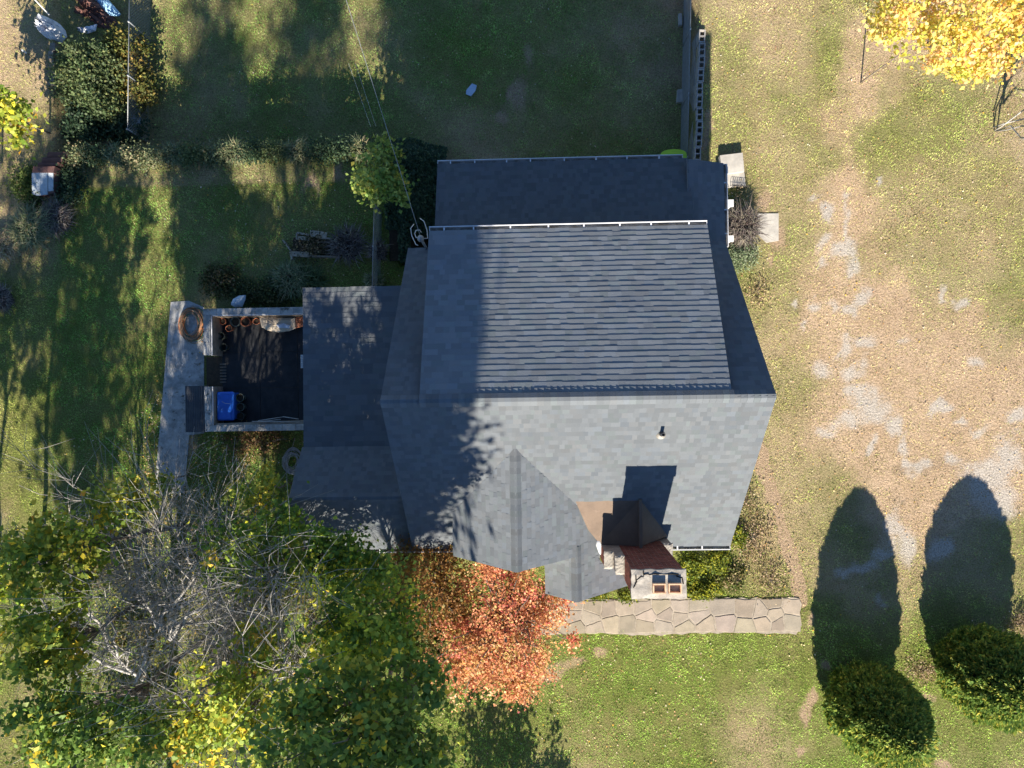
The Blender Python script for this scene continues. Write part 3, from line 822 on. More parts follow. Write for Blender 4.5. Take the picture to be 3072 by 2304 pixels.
# ---------------------------------------------------------------- flagstone walk
def clip_half(poly, nx_, ny_, c):
    out = []
    n = len(poly)
    for i in range(n):
        p, q = poly[i], poly[(i + 1) % n]
        dp = p[0] * nx_ + p[1] * ny_ - c; dq = q[0] * nx_ + q[1] * ny_ - c
        if dp <= 0: out.append(p)
        if (dp < 0) != (dq < 0) and dp != dq:
            t = dp / (dp - dq); out.append((p[0] + (q[0] - p[0]) * t, p[1] + (q[1] - p[1]) * t))
    return out
def shrink(poly, d):
    """inset a convex polygon by d"""
    out = list(poly); n = len(poly)
    cx = sum(p[0] for p in poly) / n; cy = sum(p[1] for p in poly) / n
    for i in range(n):
        p, q = poly[i], poly[(i + 1) % n]
        ex, ey = q[0] - p[0], q[1] - p[1]; L = math.hypot(ex, ey)
        if L < 1e-6: continue
        nx_, ny_ = ey / L, -ex / L
        if (cx - p[0]) * nx_ + (cy - p[1]) * ny_ > 0: nx_, ny_ = -nx_, -ny_
        out = clip_half(out, nx_, ny_, p[0] * nx_ + p[1] * ny_ - d)
        if len(out) < 3: return []
    return out
WK = [(-1.2, -7.85), (8.19, -7.80), (8.19, -6.74), (-1.2, -6.80)]
we = np.random.default_rng(5)
WKJ = [(x, -7.84 + .035 * math.sin(x * 1.3) + we.uniform(-.04, .03)) for x in np.arange(-1.2, 8.2, .22)] + [(8.22, -7.6), (8.17, -7.2), (8.23, -6.95)] + [(x, -6.76 + we.uniform(-.03, .045)) for x in np.arange(8.15, -1.2, -.22)]
walk = MB().prism(WKJ, -.06, .027).build('walkway', M['joint'], org=(3.5, -7.3, 0)); walk["kind"] = 'structure'
ws = np.random.default_rng(21)
seeds = []
xx = -1.2
while xx < 8.3:
    k = ws.integers(2, 4)
    for j in range(k):
        seeds.append((xx + ws.uniform(-.16, .16), -7.82 + 1.05 * (j + .5 + ws.uniform(-.22, .22)) / k))
    xx += ws.uniform(.46, .66)
for i, s in enumerate(seeds):
    poly = list(WK)
    for j, q in enumerate(seeds):
        if i == j or math.hypot(s[0] - q[0], s[1] - q[1]) > 2.2: continue
        nx_, ny_ = q[0] - s[0], q[1] - s[1]; L = math.hypot(nx_, ny_); nx_ /= L; ny_ /= L
        poly = clip_half(poly, nx_, ny_, (q[0] + s[0]) / 2 * nx_ + (q[1] + s[1]) / 2 * ny_)
        if len(poly) < 3: break
    if len(poly) < 3: continue
    poly = shrink(poly, ws.uniform(.008, .028))
    if len(poly) < 3: continue
    # wobble the edges
    fine = []
    for a, b in zip(poly, poly[1:] + poly[:1]):
        L = math.hypot(b[0] - a[0], b[1] - a[1])
        k = max(1, int(L / .12))
        for t in range(k):
            f = t / k
            fine.append((a[0] + (b[0] - a[0]) * f + (ws.uniform(-.012, .012) if t else 0), a[1] + (b[1] - a[1]) * f + (ws.uniform(-.012, .012) if t else 0)))
    fine = [(x, y + (.055 * (vnoise(x, y, .22, 3) - .62) if y > -6.83 else -.055 * (vnoise(x, y, .22, 5) - .62) if y < -7.76 else 0)) for x, y in fine]
    z = .039 + ws.uniform(-.004, .007)
    cx = sum(p[0] for p in fine) / len(fine); cy = sum(p[1] for p in fine) / len(fine)
    tilt = ws.uniform(-.012, .012, 2); n = len(fine)
    vs = [(p[0], p[1], -.02) for p in fine] + [(p[0], p[1], z - .006) for p in fine] + [(cx + (p[0] - cx) * .955, cy + (p[1] - cy) * .955, z + tilt[0] * (p[0] - cx) + tilt[1] * (p[1] - cy)) for p in fine]
    fs = [(r * n + a, r * n + (a + 1) % n, (r + 1) * n + (a + 1) % n, (r + 1) * n + a) for r in (0, 1) for a in range(n)] + [tuple(range(2 * n, 3 * n))]
    t = ws.uniform(.82, 1.16)
    MB().add(vs, fs, (t, t * ws.uniform(.96, 1.02), t * ws.uniform(.9, 1.04))).build('stone', M['stone'], walk)

# ---------------------------------------------------------------- east side: stoop, slab, edging, block wall
def slab_px(name, pts, z0, z1, mat, label, cat, amp=.006):
    P = [at(*q, z1)[:2] for q in pts]
    c = np.mean(P, 0)
    o = MB().prism([tuple(p) for p in P][::-1], z0, z1).build(name, mat, org=(c[0], c[1], z0))
    return tag(o, label, cat)
stoop = thing('stoop', (*at(2195, 520, 0)[:2], 0), 'pale concrete stoop with a raised slab beside the east porch', 'stoop')
P = [at(*q, .26)[:2] for q in ((2160, 466), (2228, 458), (2233, 514), (2168, 522))]
MB().prism([tuple(p) for p in P][::-1], -.05, .26).build('upper_slab', M['concrete'], stoop)
P = [at(*q, .14)[:2] for q in ((2170, 524), (2233, 516), (2237, 556), (2174, 562))]
MB().prism([tuple(p) for p in P][::-1], -.05, .14).build('lower_slab', M['concrete'], stoop)
slab_px('paving_slab', ((2272, 641), (2336, 640), (2336, 722), (2300, 728), (2270, 700)), -.05, .03, M['concrete'], 'square concrete paving slab in the dirt east of the porch', 'slab')
edge = thing('garden_edging', (*at(2210, 560, 0)[:2], 0), 'black wire hoop edging standing in front of the stoop', 'edging')
for i in range(8):
    p0 = at(2188 + i * 6.2, 562 + i * .6, .02); p1 = at(2188 + i * 6.2 + 9.5, 562 + i * .6, .02)
    MB().tube([p0] + [p0 + (p1 - p0) * (.5 - .5 * math.cos(a)) + np.array([0, 0, .22 + .09 * math.sin(a)]) for a in np.linspace(0, math.pi, 7)] + [p1], .007, 4).build('hoop', M['black_iron'], edge)
for dz in (.08, .2):
    MB().tube([at(2187, 561, .02) + (0, 0, dz), at(2240, 566, .02) + (0, 0, dz)], .006, 4).build('rail', M['black_iron'], edge)

bw = thing('block_wall', (5.3, 8.8, 0), 'low wall of hollow grey cinder blocks beside the rear yard', 'wall')
def block_mesh():
    m = MB(); L, W, H = .395, .195, .19; t = .033; hl = (L - 3 * t) / 2
    for x0, x1, y0, y1 in ((-L / 2, L / 2, -W / 2, -W / 2 + t), (-L / 2, L / 2, W / 2 - t, W / 2), (-L / 2, -L / 2 + t, -W / 2 + t, W / 2 - t), (-t / 2, t / 2, -W / 2 + t, W / 2 - t), (L / 2 - t, L / 2, -W / 2 + t, W / 2 - t)):
        m.box(x0, x1, y0 + (.0005 if y0 == -W / 2 + t else 0), y1 - (.0005 if y1 == W / 2 - t else 0), 0, H)
    return m
proto = None
A = np.array([5.43, 10.92]); B = np.array([5.20, 6.25]); L = np.linalg.norm(B - A); t = (B - A) / L; ang = math.atan2(t[1], t[0])
n = int(L / .405)
for course in range(2):
    for i in range(n):
        s = (i + .5) * .405
        if proto is None:
            proto = block_mesh().build('block', M['block'], bw); proto.data.transform(Matrix.Translation(Vector(ORI[bw]))); b = proto
        else:
            b = proto.copy(); COL.objects.link(b); b.parent = bw
        c = A + t * s + np.array([.03, 0]) * math.sin(i * 1.1) * .6
        b.location = (c[0] - ORI[bw][0], c[1] - ORI[bw][1], (-.06 if course == 0 else -.258) + rng.uniform(-.01, .012))
        b.rotation_euler = (0, 0, ang + rng.uniform(-.03, .03))
m = MB()                                                        # footing under the blocks and fill in the cores
m.hexa([(A[0] - .15, A[1], YARD - .1), (B[0] - .15, B[1], YARD - .1), (B[0] + .13, B[1], YARD - .1), (A[0] + .13, A[1], YARD - .1), (A[0] - .12, A[1], -.262), (B[0] - .12, B[1], -.262), (B[0] + .12, B[1], -.262), (A[0] + .12, A[1], -.262)][::1])
m.build('footing', M['block'], bw)
for i in range(n * 2):
    s = .1 + i * .2025; c = A + t * s
    zc = rng.uniform(-.02, .06) if 13 < i < 19 else rng.uniform(-.24, -.10)
    MB().prism([(c[0] + .05 * math.cos(a), c[1] + .05 * math.sin(a)) for a in np.linspace(0, 2 * math.pi, 9)[:-1]], -.26, zc).build('core_fill', M['soil'], bw)

# loose concrete pieces in the rear yard
for pts, lab in ((((2036, 40), (2046, 40), (2047, 74), (2037, 74)), 'narrow pale concrete block by the yard fence, farther from the house'), (((2033, 268), (2051, 267), (2050, 305), (2030, 307)), 'flat concrete block by the yard fence, nearer the house')):
    slab_px('concrete_block', pts, YARD - .05, YARD + .14, M['concrete'], lab, 'block')
slab_px('flat_stone', ((1416, 250), (1430, 256), (1426, 272), (1413, 288), (1398, 282), (1399, 270)), YARD - .02, YARD + .05, M['cloth_blue'], 'pale flat stone lying alone in the shaded rear yard', 'stone')
# lime green plastic slide peeping out behind the rear gutter
sl = thing('play_slide', (*at(2020, 480, YARD)[:2], YARD), 'lime green plastic play slide behind the rear eave', 'slide')
c = at(2020, 474, -.2)
g = MB(); pr = []
for a in np.linspace(0, math.pi, 13): pr.append((c[0] + .42 * math.cos(a), c[1] - .13 + .38 * math.sin(a) ** .35))
g.prism(pr, -1.2, -.2); g.build('body', M['lime'], sl)
g = MB(); g.prism([(x, y + .012) for x, y in pr], -.199, -.15); g.build('rim', M['lime'], sl)
for sx in (-.36, .36):
    MB().box(c[0] + sx - .04, c[0] + sx + .04, c[1] - .2, c[1] - .06, YARD, -.25).build('leg', M['lime'], sl)

# ---------------------------------------------------------------- chain-link fences
def chain_fence(name, a, b, h, label, step=.10, posts=5, lean=0.0):
    a = np.array(a, float); b = np.array(b, float); L = np.linalg.norm(b - a); t = (b - a) / L
    f = thing(name, (a + b) / 2, label, 'fence')
    up = np.array([lean, 0, 1.0])
    for i in range(posts):
        p = a + t * (L * i / (posts - 1))
        MB().tube([p - up * .1, p + up * (h + .05)], .03, 7).build('post', M['galv'], f, smooth=True)
    MB().tube([a + up * h, b + up * h], .014, 6).build('top_rail', M['galv'], f, smooth=True)
    m = MB(); s = -h
    while s < L:
        for sg in (1, -1):
            s0, s1 = s, s + h; u0, u1 = 0.0, h
            if s0 < 0: u0 = -s0; s0 = 0
            if s1 > L: u1 = h - (s1 - L); s1 = L
            if s1 - s0 > .03:
                z0, z1 = (u0, u1) if sg > 0 else (h - u0, h - u1)
                m.tube([a + t * s0 + up * z0, a + t * s1 + up * z1], .0045, 3, cap=False)
        s += step
    m.build('wire_mesh', M['galv'], f)
    return f
chain_fence('chain_link_fence', at(452, -30, YARD), at(446, 428, YARD), 1.25, 'chain-link fence along the overgrown strip at the left of the rear yard', posts=4)
chain_fence('chain_link_fence', at(2052, -40, YARD), at(2040, 505, YARD), 1.15, 'chain-link fence running beside the cinder block wall', step=.06, posts=4)
chain_fence('chain_link_fence', at(1146, 640, 0.0), at(1140, 880, 0.0), 1.1, 'short chain-link fence overgrown with grass by the west wing', posts=3)
chain_fence('chain_link_fence', at(6, 490, 0.0), at(-30, 640, 0.0), 1.1, 'chain-link fence at the left edge below the sunny lawn', posts=3)
# posts and rails leaning in the overgrown strip
for (p, q, lab) in (((190, 33), (232, 70), 'thin'), ):
    pass
for pts, lab in ((((100, -6, .9), (148, 45, .4)), 'grey pipe rail crossing the top left corner of the lawn'), (((66, 150, 1.1), (137, 196, .2)), 'thin dark guy wire with a white tip over the sunny left lawn')):
    a, b = at(*pts[0]), at(*pts[1])
    o = MB().tube([a, b], .02 if 'pipe' in lab else .010, 6).build('pole' if 'pipe' in lab else 'guy_wire', M['cable'] if 'pipe' in lab else M['black_iron'], org=(*b[:2], 0)); tag(o, lab, 'pole' if 'pipe' in lab else 'wire')
    if 'white' in lab: 
        tip = MB().tube([a, a + (b - a) * .17], .028, 6).build('white_tip', M['white'], o)

# overhead service cable, sagging from beyond the top of the photograph to the mast
a, b = at(1262, 712, 4.45), at(1010, -90, 5.6)
far = b + (b - a) * 1.2 + np.array([0, 0, .8])
def sag(p, q, s, n=26): return [p + (q - p) * t + np.array([0, 0, -4 * s * t * (1 - t)]) for t in np.linspace(0, 1, n)]
pole_top = far
o = MB().tube(sag(a, far, .35), .0060, 5).build('service_cable', M['galv'], org=a); tag(o, 'twisted overhead service cable running from the mast to the top edge', 'cable')
a2, b2 = at(1128, 380, 1.5), at(1066, 190, 1.9)
for k, lab in ((0, 'thin slack wire left of the service cable, nearer to it'), (14, 'faint thin wire left of the service cable, farther from it')):
    o = MB().tube([a2 - (k * .011, 0, 0), b2 - (k * .014, 0, 0)], .003, 4).build('wire', M['cable'], org=a2); tag(o, lab, 'wire')

# ---------------------------------------------------------------- patio west of the wing
concrete_path = MB().prism([tuple(at(*q, .02)[:2]) for q in ((512, 906), (566, 902), (612, 922), (612, 1300), (568, 1306), (552, 1480), (462, 1480))][::-1], -.05, .02).build('path', M['path_concrete'], org=(*at(540, 1150)[:2], 0)); concrete_path["kind"] = 'structure'
PZ = .85; FZ = .06
px0, px1, py0, py1 = -10.05, -6.20, -1.29, 2.47
ox0, ox1, oy0, oy1 = px0 + .21, px1, py0 + .19, py1 - .19          # inner faces
patio = thing('patio', ((px0 + px1) / 2, .6, 0), 'sunken patio with low stone-capped walls and black rubber floor', 'patio')
fl = MB().box(ox0 - .1, ox1, oy0 - .02, oy1 + .02, -.05, FZ - .012).build('floor', M['soil'], patio)
tx, ty = (ox1 - ox0) / 3, (oy1 - oy0) / 3
for i in range(3):
    for j in range(3):
        z = FZ + rng.uniform(-.003, .004)
        MB().box(ox0 + i * tx + .006, ox0 + (i + 1) * tx - .006, oy0 + j * ty + .006, oy0 + (j + 1) * ty - .006, FZ - .01, z).build('floor_mat', M['rubber'], fl)
gy0, gy1 = at(611, 1160, PZ)[1], at(611, 1066, PZ)[1]             # gap in the west wall
runs = [((px0, px1), (py1 - .19, py1), 'x'), ((px0, px1), (py0, py0 + .19), 'x'), ((px0, px0 + .21), (gy1, py1 - .191), 'y'), ((px0, px0 + .21), (py0 + .191, gy0), 'y')]
for (xa, xb), (ya, yb), d in runs:
    body = MB().box(xa + .015, xb - .015, ya + .015, yb - .015, -.05, PZ - .06).build('parapet', M['concrete'], patio)
    s = xa if d == 'x' else ya; e = xb if d == 'x' else yb
    while s < e - .02:
        q = min(e, s + .40)
        z = PZ + rng.uniform(-.004, .006)
        if d == 'x': MB().box(s + .004, q - .004, ya, yb, PZ - .059, z).build('cap_stone', M['path_concrete'], body)
        else: MB().box(xa, xb, s + .004, q - .004, PZ - .059, z).build('cap_stone', M['path_concrete'], body)
        s = q
# weathered boards lining the inner faces
def lining(x0, x1, y0, y1):
    zs = [FZ, .30, .53, .77]
    for z0, z1 in zip(zs[:-1], zs[1:]):
        t = rng.uniform(.85, 1.3)
        MB().box(x0, x1, y0, y1, z0 + .004, z1 - .004, (t * 1.1, t, t * .92)).build('board', M['wood'], patio)
lining(ox0 + .002, ox0 + .03, gy1, oy1 - .03); lining(ox0 + .002, ox0 + .03, oy0 + .03, gy0); lining(ox0 + .035, ox1 - .05, oy1 - .028, oy1 - .002)
# white trim rail on top of the lining
for (xa, xb, ya, yb) in ((ox0 - .012, ox0 + .035, gy1, oy1 - .01), (ox0 + .036, ox1 - .02, oy1 - .035, oy1 + .012), (ox0 - .012, ox0 + .035, oy0, gy0)):
    MB().box(xa, xb, ya, yb, .771, .80).build('trim', M['white'], patio)
MB().hexa([(ox0 + .1, oy0 - .005, .55), (ox1 - .05, oy0 + .02, .55), (ox1 - .05, oy0 + .13, .55), (ox0 + .1, oy0 + .045, .55), (ox0 + .1, oy0 - .005, .80), (ox1 - .05, oy0 + .02, .80), (ox1 - .05, oy0 + .13, .80), (ox0 + .1, oy0 + .045, .80)]).build('trim', M['wood'], patio)
# littered entry steps in the gap
MB().box(px0 - .30, ox0 + .16, gy0 + .02, gy1 - .02, -.02, .05).build('entry_slab', M['soil'], patio)
for i in range(7):
    y = gy0 + .12 + i * .095
    MB().box(ox0 - .06, ox0 + .14, y, y + .035, .051, .085, (.6, .6, .6)).build('grate_bar', M['wood'], patio)

# dark ribbed panel leaning flat against the outside of the patio wall
panel = thing('ribbed_panel', (*at(582, 1226, 0)[:2], 0), 'dark ribbed panel standing outside the patio wall on the path', 'panel')
q0, q1 = at(554, 1158, .55), at(554, 1297, .55)
xL, xR = q0[0], px0 - .01
g = MB().hexa([(xL, q1[1], .50), (xR, q1[1], .55), (xR, q0[1], .55), (xL, q0[1], .50), (xL, q1[1], .53), (xR, q1[1], .585), (xR, q0[1], .585), (xL, q0[1], .53)]); g.build('sheet', M['darkmetal'], panel)
for i in range(13):
    x = xL + (xR - xL) * (i + .5) / 13; z = .532 + .055 * (i + .5) / 13
    MB().box(x - .011, x + .011, q1[1] + .01, q0[1] - .01, z, z + .012).build('rib', M['darkmetal'], panel)
for yy in (q1[1] + .06, q0[1] - .06):
    MB().box(xL + .03, xL + .08, yy - .03, yy + .03, 0, .50).build('leg', M['darkmetal'], panel)

# flower pots
def pot(px, py, r, h, label, mat='terracotta', fill=True, tint=1.0, zf=FZ):
    c = at(px, py, zf + h); c = np.array([c[0], c[1], zf])
    t = thing('flower_pot', c, label, 'pot', None)
    cl = (tint, tint, tint)
    MB().lathe(c, [(0, .0), (r * .68, .0), (r * .95, h * .82), (r * .95, h * .83), (r * 1.06, h * .83), (r * 1.06, h), (r * .93, h), (r * .90, h * .8), (r * .62, h * .08), (0, .02)], 20, cl).build('shell', M[mat], t)
    if fill: MB().lathe(c, [(0, h * .80), (r * .5, h * .79), (r * .895, h * .76)], 14).build('soil', M['soil'], t)
    return t
pot(667, 964, .10, .20, 'terracotta pot lying in the corner of the patio, leftmost in the back row')
pot(705, 965, .145, .30, 'wide dark pot of soil, second in the row along the patio back wall', 'plastic_grey', tint=2.2)
pot(735, 965, .145, .30, 'large terracotta pot of soil in the back row beside a wide dark pot')
pot(768, 964, .10, .18, 'small bright terracotta pot at the edge of the beige sheet', tint=1.3)
pot(686, 985, .10, .24, 'small terracotta pot standing in front of the back row', tint=.9)
pot(662, 1008, .115, .30, 'empty black pot with a pale rim by the boards, nearer the back wall', 'plastic_grey', False, .8)
pot(670, 1042, .115, .26, 'empty black pot with a pale rim by the boards, nearer the gap', 'plastic_grey', False, .8)
pot(719, 1193, .125, .30, 'grey plant pot beside the blue box, farthest from the front wall', 'plastic_grey', tint=1.6)
pot(720, 1221, .125, .30, 'grey plant pot beside the blue box, the middle one of three', 'plastic_grey', tint=1.6)
pot(721, 1249, .115, .28, 'dark plant pot beside the blue box, nearest the front wall', 'plastic_grey', tint=.7)
# second stacked terracotta pot rim
p2 = at(664, 968, FZ + .1)
# blue box with a rounded lid
c0, c1 = at(650, 1262, .62), at(700, 1175, .62)
bx = thing('storage_box', ((c0[0] + c1[0]) / 2, (c0[1] + c1[1]) / 2, FZ), 'bright blue plastic storage box with sun-bleached patches on the patio', 'box')
def rounded(x0, x1, y0, y1, r, n=5):
    P = []
    for cx, cy, a0 in ((x1 - r, y1 - r, 0), (x0 + r, y1 - r, 90), (x0 + r, y0 + r, 180), (x1 - r, y0 + r, 270)):
        for k in range(n + 1):
            a = math.radians(a0 + 90 * k / n); P.append((cx + r * math.cos(a), cy + r * math.sin(a)))
    return P
x0, x1, y0, y1 = c0[0], c1[0], c0[1], c1[1]
MB().prism(rounded(x0 + .03, x1 - .03, y0 + .03, y1 - .03, .05), FZ, .53).build('tub', M['plastic_blue'], bx)
m = MB(); lay = [(0, .531), (0, .575), (.02, .60), (.05, .612)]
rings = [[(x, y, z) for x, y in rounded(x0 + d, x1 - d, y0 + d, y1 - d, .06)] for d, z in lay]
n = len(rings[0]); vs = [p for r_ in rings for p in r_]
m.add(vs, [(k * n + i, k * n + (i + 1) % n, (k + 1) * n + (i + 1) % n, (k + 1) * n + i) for k in range(len(lay) - 1) for i in range(n)] + [tuple(range((len(lay) - 1) * n, len(lay) * n)), tuple(range(n - 1, -1, -1))])
lid = m.build('lid', M['plastic_blue'], bx)
MB().tube([(x1 - .08, y0 + .08, .622), (x1 - .07, y1 - .12, .622), (x1 - .12, y1 - .07, .622), (x1 - .26, y1 - .07, .622)], .011, 6).build('lid_ridge', M['plastic_blue'], lid)
MB().tube([(x0 + .17, y1 - .30, .620), (x0 + .28, y1 - .36, .620), (x0 + .44, y1 - .37, .620)], .006, 5).build('cord', M['cable'], lid)
# beige sheet folded over something in the corner
def blob_sheet(name, pts, z0, hgt, mat, label, cat, seed=1, res=16, rough=.03, sub=None):
    """a draped sheet: closed outline, raised middle, crumpled surface"""
    r = np.random.default_rng(seed)
    P = np.array([at(*q, z0)[:2] for q in pts]); c = P.mean(0)
    # resample outline
    out = []
    for a, b in zip(P, np.roll(P, -1, 0)):
        k = max(1, int(np.linalg.norm(b - a) / .05))
        for t in range(k): out.append(a + (b - a) * t / k)
    out = np.array(out); n = len(out); vs = []; fs = []
    rings = 7
    for k in range(rings):
        f = 1 - k / rings
        for i, p in enumerate(out):
            q = c + (p - c) * f
            z = z0 + (hgt * (1 - f ** 2.2) if hgt else 0) + (.0 if k == 0 else rough * (2.4 * vnoise(q[0] * 7 + seed, q[1] * 7, 1.0, seed % 8) - 1.0) + rough * .7 * r.uniform(-1, 1))
            vs.append((q[0], q[1], max(z, z0)))
    for k in range(rings - 1):
        for i in range(n): fs.append((k * n + i, k * n + (i + 1) % n, (k + 1) * n + (i + 1) % n, (k + 1) * n + i))
    vs.append((c[0], c[1], z0 + hgt)); ctr = len(vs) - 1
    for i in range(n): fs.append(((rings - 1) * n + i, (rings - 1) * n + (i + 1) % n, ctr))
    base = len(vs); vs += [(p[0], p[1], z0 - .03) for p in out]
    fs += [(base + i, base + (i + 1) % n, (i + 1) % n, i) for i in range(n)]
    o = MB().add(vs, fs).build(name, mat, org=(c[0], c[1], z0), smooth=False)
    return tag(o, label, cat)
blob_sheet('folded_sheet', ((778, 954), (790, 952), (885, 954), (886, 985), (868, 993), (835, 997), (805, 992), (785, 982)), .42, .08, M['tarp_beige'], 'beige sheet draped over a low heap by the patio back wall', 'sheet', 3, rough=.012)
blob_sheet('crumpled_cloth', ((828, 974), (850, 970), (872, 976), (868, 986), (848, 984), (836, 984)), .50, .04, M['tarp_white'], 'white crumpled cloth lying on the beige sheet', 'cloth', 5, rough=.02)
blob_sheet('orange_bag', ((888, 952), (910, 950), (909, 980), (887, 984)), .40, .10, M['terracotta'], 'orange brown bag at the right end of the beige sheet', 'bag', 6, rough=.03)
blob_sheet('plastic_bag', ((692, 914), (700, 897), (716, 887), (737, 885), (735, 900), (726, 920), (705, 922)), .55, .22, M['cloth_blue'], 'pale blue plastic bag leaning on the outside of the patio back wall', 'bag', 8, rough=.02)
# folded grey poles along the front wall
for i, (p, q) in enumerate((((775, 1262), (848, 1251)), ((782, 1265), (842, 1258)), ((848, 1250), (896, 1257)), ((756, 1264), (905, 1266)))):
    a, b = at(*p, .84), at(*q, .84 + .01 * i)
    o = MB().tube([a, b], .014, 6).build('pole', M['galv'], org=a, smooth=True)
    tag(o, ['grey folded pole on the front patio wall, sloping up from the left', 'thin grey pole tucked under the sloping pole on the front patio wall', 'grey pole at the right end of the front patio wall', 'longest grey pole lying flat along the front patio wall'][i], 'pole')
# small louvred vent at the wing wall
v = thing('wall_vent', at(905, 1085, .6), 'pale louvred vent panel against the wing wall on the patio', 'vent')
a = at(902, 1064, .7); b = at(911, 1104, .7)
for i in range(6):
    y = a[1] + (b[1] - a[1]) * (i + .5) / 6
    MB().box(a[0], b[0] + .05, y - .025, y + .02, .66, .70).build('slat', M['white_panel'], v)
MB().box(a[0] - .02, b[0] + .05, b[1], a[1], .60, .655).build('frame', M['white_panel'], v)

# coils of hose and cable
def coil(name, px, py, r0, n, z, cols, label, cat, mat, rad=.012, sq=1.0, seed=2, clip=None):
    r = np.random.default_rng(seed); c = at(px, py, z); t = thing(name, c, label, cat)
    for ci, col in enumerate(cols):
        pts = []
        ox, oy = r.uniform(-.04, .04, 2)
        lr = r.uniform(.5, 1.05, n + 2); lx = r.normal(0, .07, (n + 2, 2)) * r0
        for k in range(n * 22):
            a = 2 * math.pi * k / 22; q = k / 22; i = int(q); f = q - i
            rr = r0 * (lr[i] * (1 - f) + lr[i + 1] * f) * (1 + .05 * math.sin(a * 3 + ci + i))
            dx, dy = lx[i] * (1 - f) + lx[i + 1] * f
            pts.append((c[0] + ox + dx + rr * math.cos(a) * sq, c[1] + oy + dy + rr * math.sin(a), c[2] + .014 + .02 * ci + .012 * i + .010 * math.sin(k * .7)))
        MB().tube(pts, rad, 5, col).build('loop', M[mat], t, smooth=True)
    return t
coil('garden_hose', 578, 975, .56, 6, .03, ((.07, .22, .12), (.62, .22, .08), (.20, .17, .11), (.50, .28, .16)), 'coiled green and orange garden hoses on the path by the patio', 'hose', 'rubber_hose', .012, .72, 4)
coil('cable_coil', 880, 1385, .42, 8, .04, ((.42, .42, .42), (.34, .33, .32)), 'coil of pale grey cable on the ground beside the wing roof', 'cable', 'rubber_hose', .011, .78, 9)
o = MB().tube([at(*q, .06) for q in ((862, 1318), (850, 1316), (820, 1322), (790, 1334), (775, 1352))], .011, 5, (.3, .28, .26)).build('loose_cable', M['rubber_hose'], org=at(820, 1322, .05), smooth=True); tag(o, 'loose end of cable arching over leaves below the patio', 'cable')

# ---------------------------------------------------------------- raised bed north of the patio
bed = thing('raised_bed', (*at(935, 735, 0)[:2], 0), 'broken raised garden bed of grey planks with dry plants', 'garden bed')
def plank(a, b, w, z0, z1, tint=1.0, name='plank', par=None):
    a = np.array(a[:2]); b = np.array(b[:2]); t = (b - a) / np.linalg.norm(b - a); s = np.array([-t[1], t[0]]) * w / 2
    P = [a - s, b - s, b + s, a + s]
    return MB().hexa([(*p, z0) for p in P] + [(*p, z1) for p in P], (tint, tint, tint * .95)).build(name, M['wood'], par or bed)
plank(at(871, 760, .2), at(926, 764, .2), .16, .14, .18, 1.5)
plank(at(870, 755, .2), at(876, 778, .2), .05, -.02, .22, 1.6)
plank(at(848, 720, .2), at(872, 752, .2), .04, .0, .21, 1.3)
plank(at(925, 768, .2), at(1012, 770, .2), .05, .0, .2, 1.0)
plank(at(890, 698, .2), at(926, 704, .2), .06, .05, .20, 1.4); plank(at(888, 713, .2), at(928, 716, .2), .12, .15, .19, 1.5)
plank(at(930, 700, .2), at(980, 708, .2), .22, .17, .21, 1.5); plank(at(976, 714, .2), at(994, 716, .2), .05, .0, .2, 1.6)
plank(at(890, 700, .2), at(890, 718, .2), .05, .0, .22, 1.3); plank(at(993, 715, .2), at(996, 745, .2), .05, .0, .2, 1.2)
MB().prism([tuple(at(*q, .1)[:2]) for q in ((876, 756), (1005, 764), (998, 716), (880, 712))], -.03, .10).build('earth', M['soil'], bed)

# ---------------------------------------------------------------- brown hutch and rubbish at the left
hut = thing('brown_hutch', (*at(130, 520, 0)[:2], 0), 'brown wooden hutch with a white peeling door panel among weeds', 'hutch')
def hp(px, py, z): return tuple(at(px, py, z))
q = [at(97, 502, .55), at(160, 502, .55), at(163, 560, .40), at(100, 572, .40)]
P = lambda px, py, z: at(px, py, z)
# low sloping lid with the white panel at the south end
a, b, c, d = P(97, 585, .32), P(160, 578, .32), P(160, 519, .58), P(96, 519, .58)
MB().hexa([(*a[:2], -.05), (*b[:2], -.05), (*c[:2], -.05), (*d[:2], -.05), a - (0, 0, .02), b - (0, 0, .02), c - (0, 0, .02), d - (0, 0, .02)]).build('body', M['rust'], hut)
def lerp4(u, v): return (a * (1 - u) + b * u) * (1 - v) + (d * (1 - u) + c * u) * v
def lidpart(u0, u1, v0, v1, t0, t1, name, mat):
    e = [lerp4(u0, v0), lerp4(u1, v0), lerp4(u1, v1), lerp4(u0, v1)]
    MB().hexa([tuple(p + (0, 0, t0)) for p in e] + [tuple(p + (0, 0, t1)) for p in e]).build(name, M[mat], hut)
lidpart(0, .17, 0, 1, -.018, .012, 'side_board', 'white_panel'); lidpart(.19, .74, -.06, 1, -.018, .022, 'door_panel', 'white_panel'); lidpart(.77, 1, .1, 1, -.018, .010, 'side_board', 'white_panel')
for k, (pxl, pxr, pyt, pyb, z) in enumerate(((96, 160, 499, 518, .62), (112, 171, 487, 498, .50), (124, 186, 472, 486, .38), (140, 200, 456, 471, .26))):
    e = [P(pxl, pyb, z), P(pxr, pyb, z), P(pxr + 4, pyt, z), P(pxl + 4, pyt, z)]
    MB().hexa([(*p[:2], -.05) for p in e] + [tuple(p) for p in e]).build('step_board', M['rust'], hut)

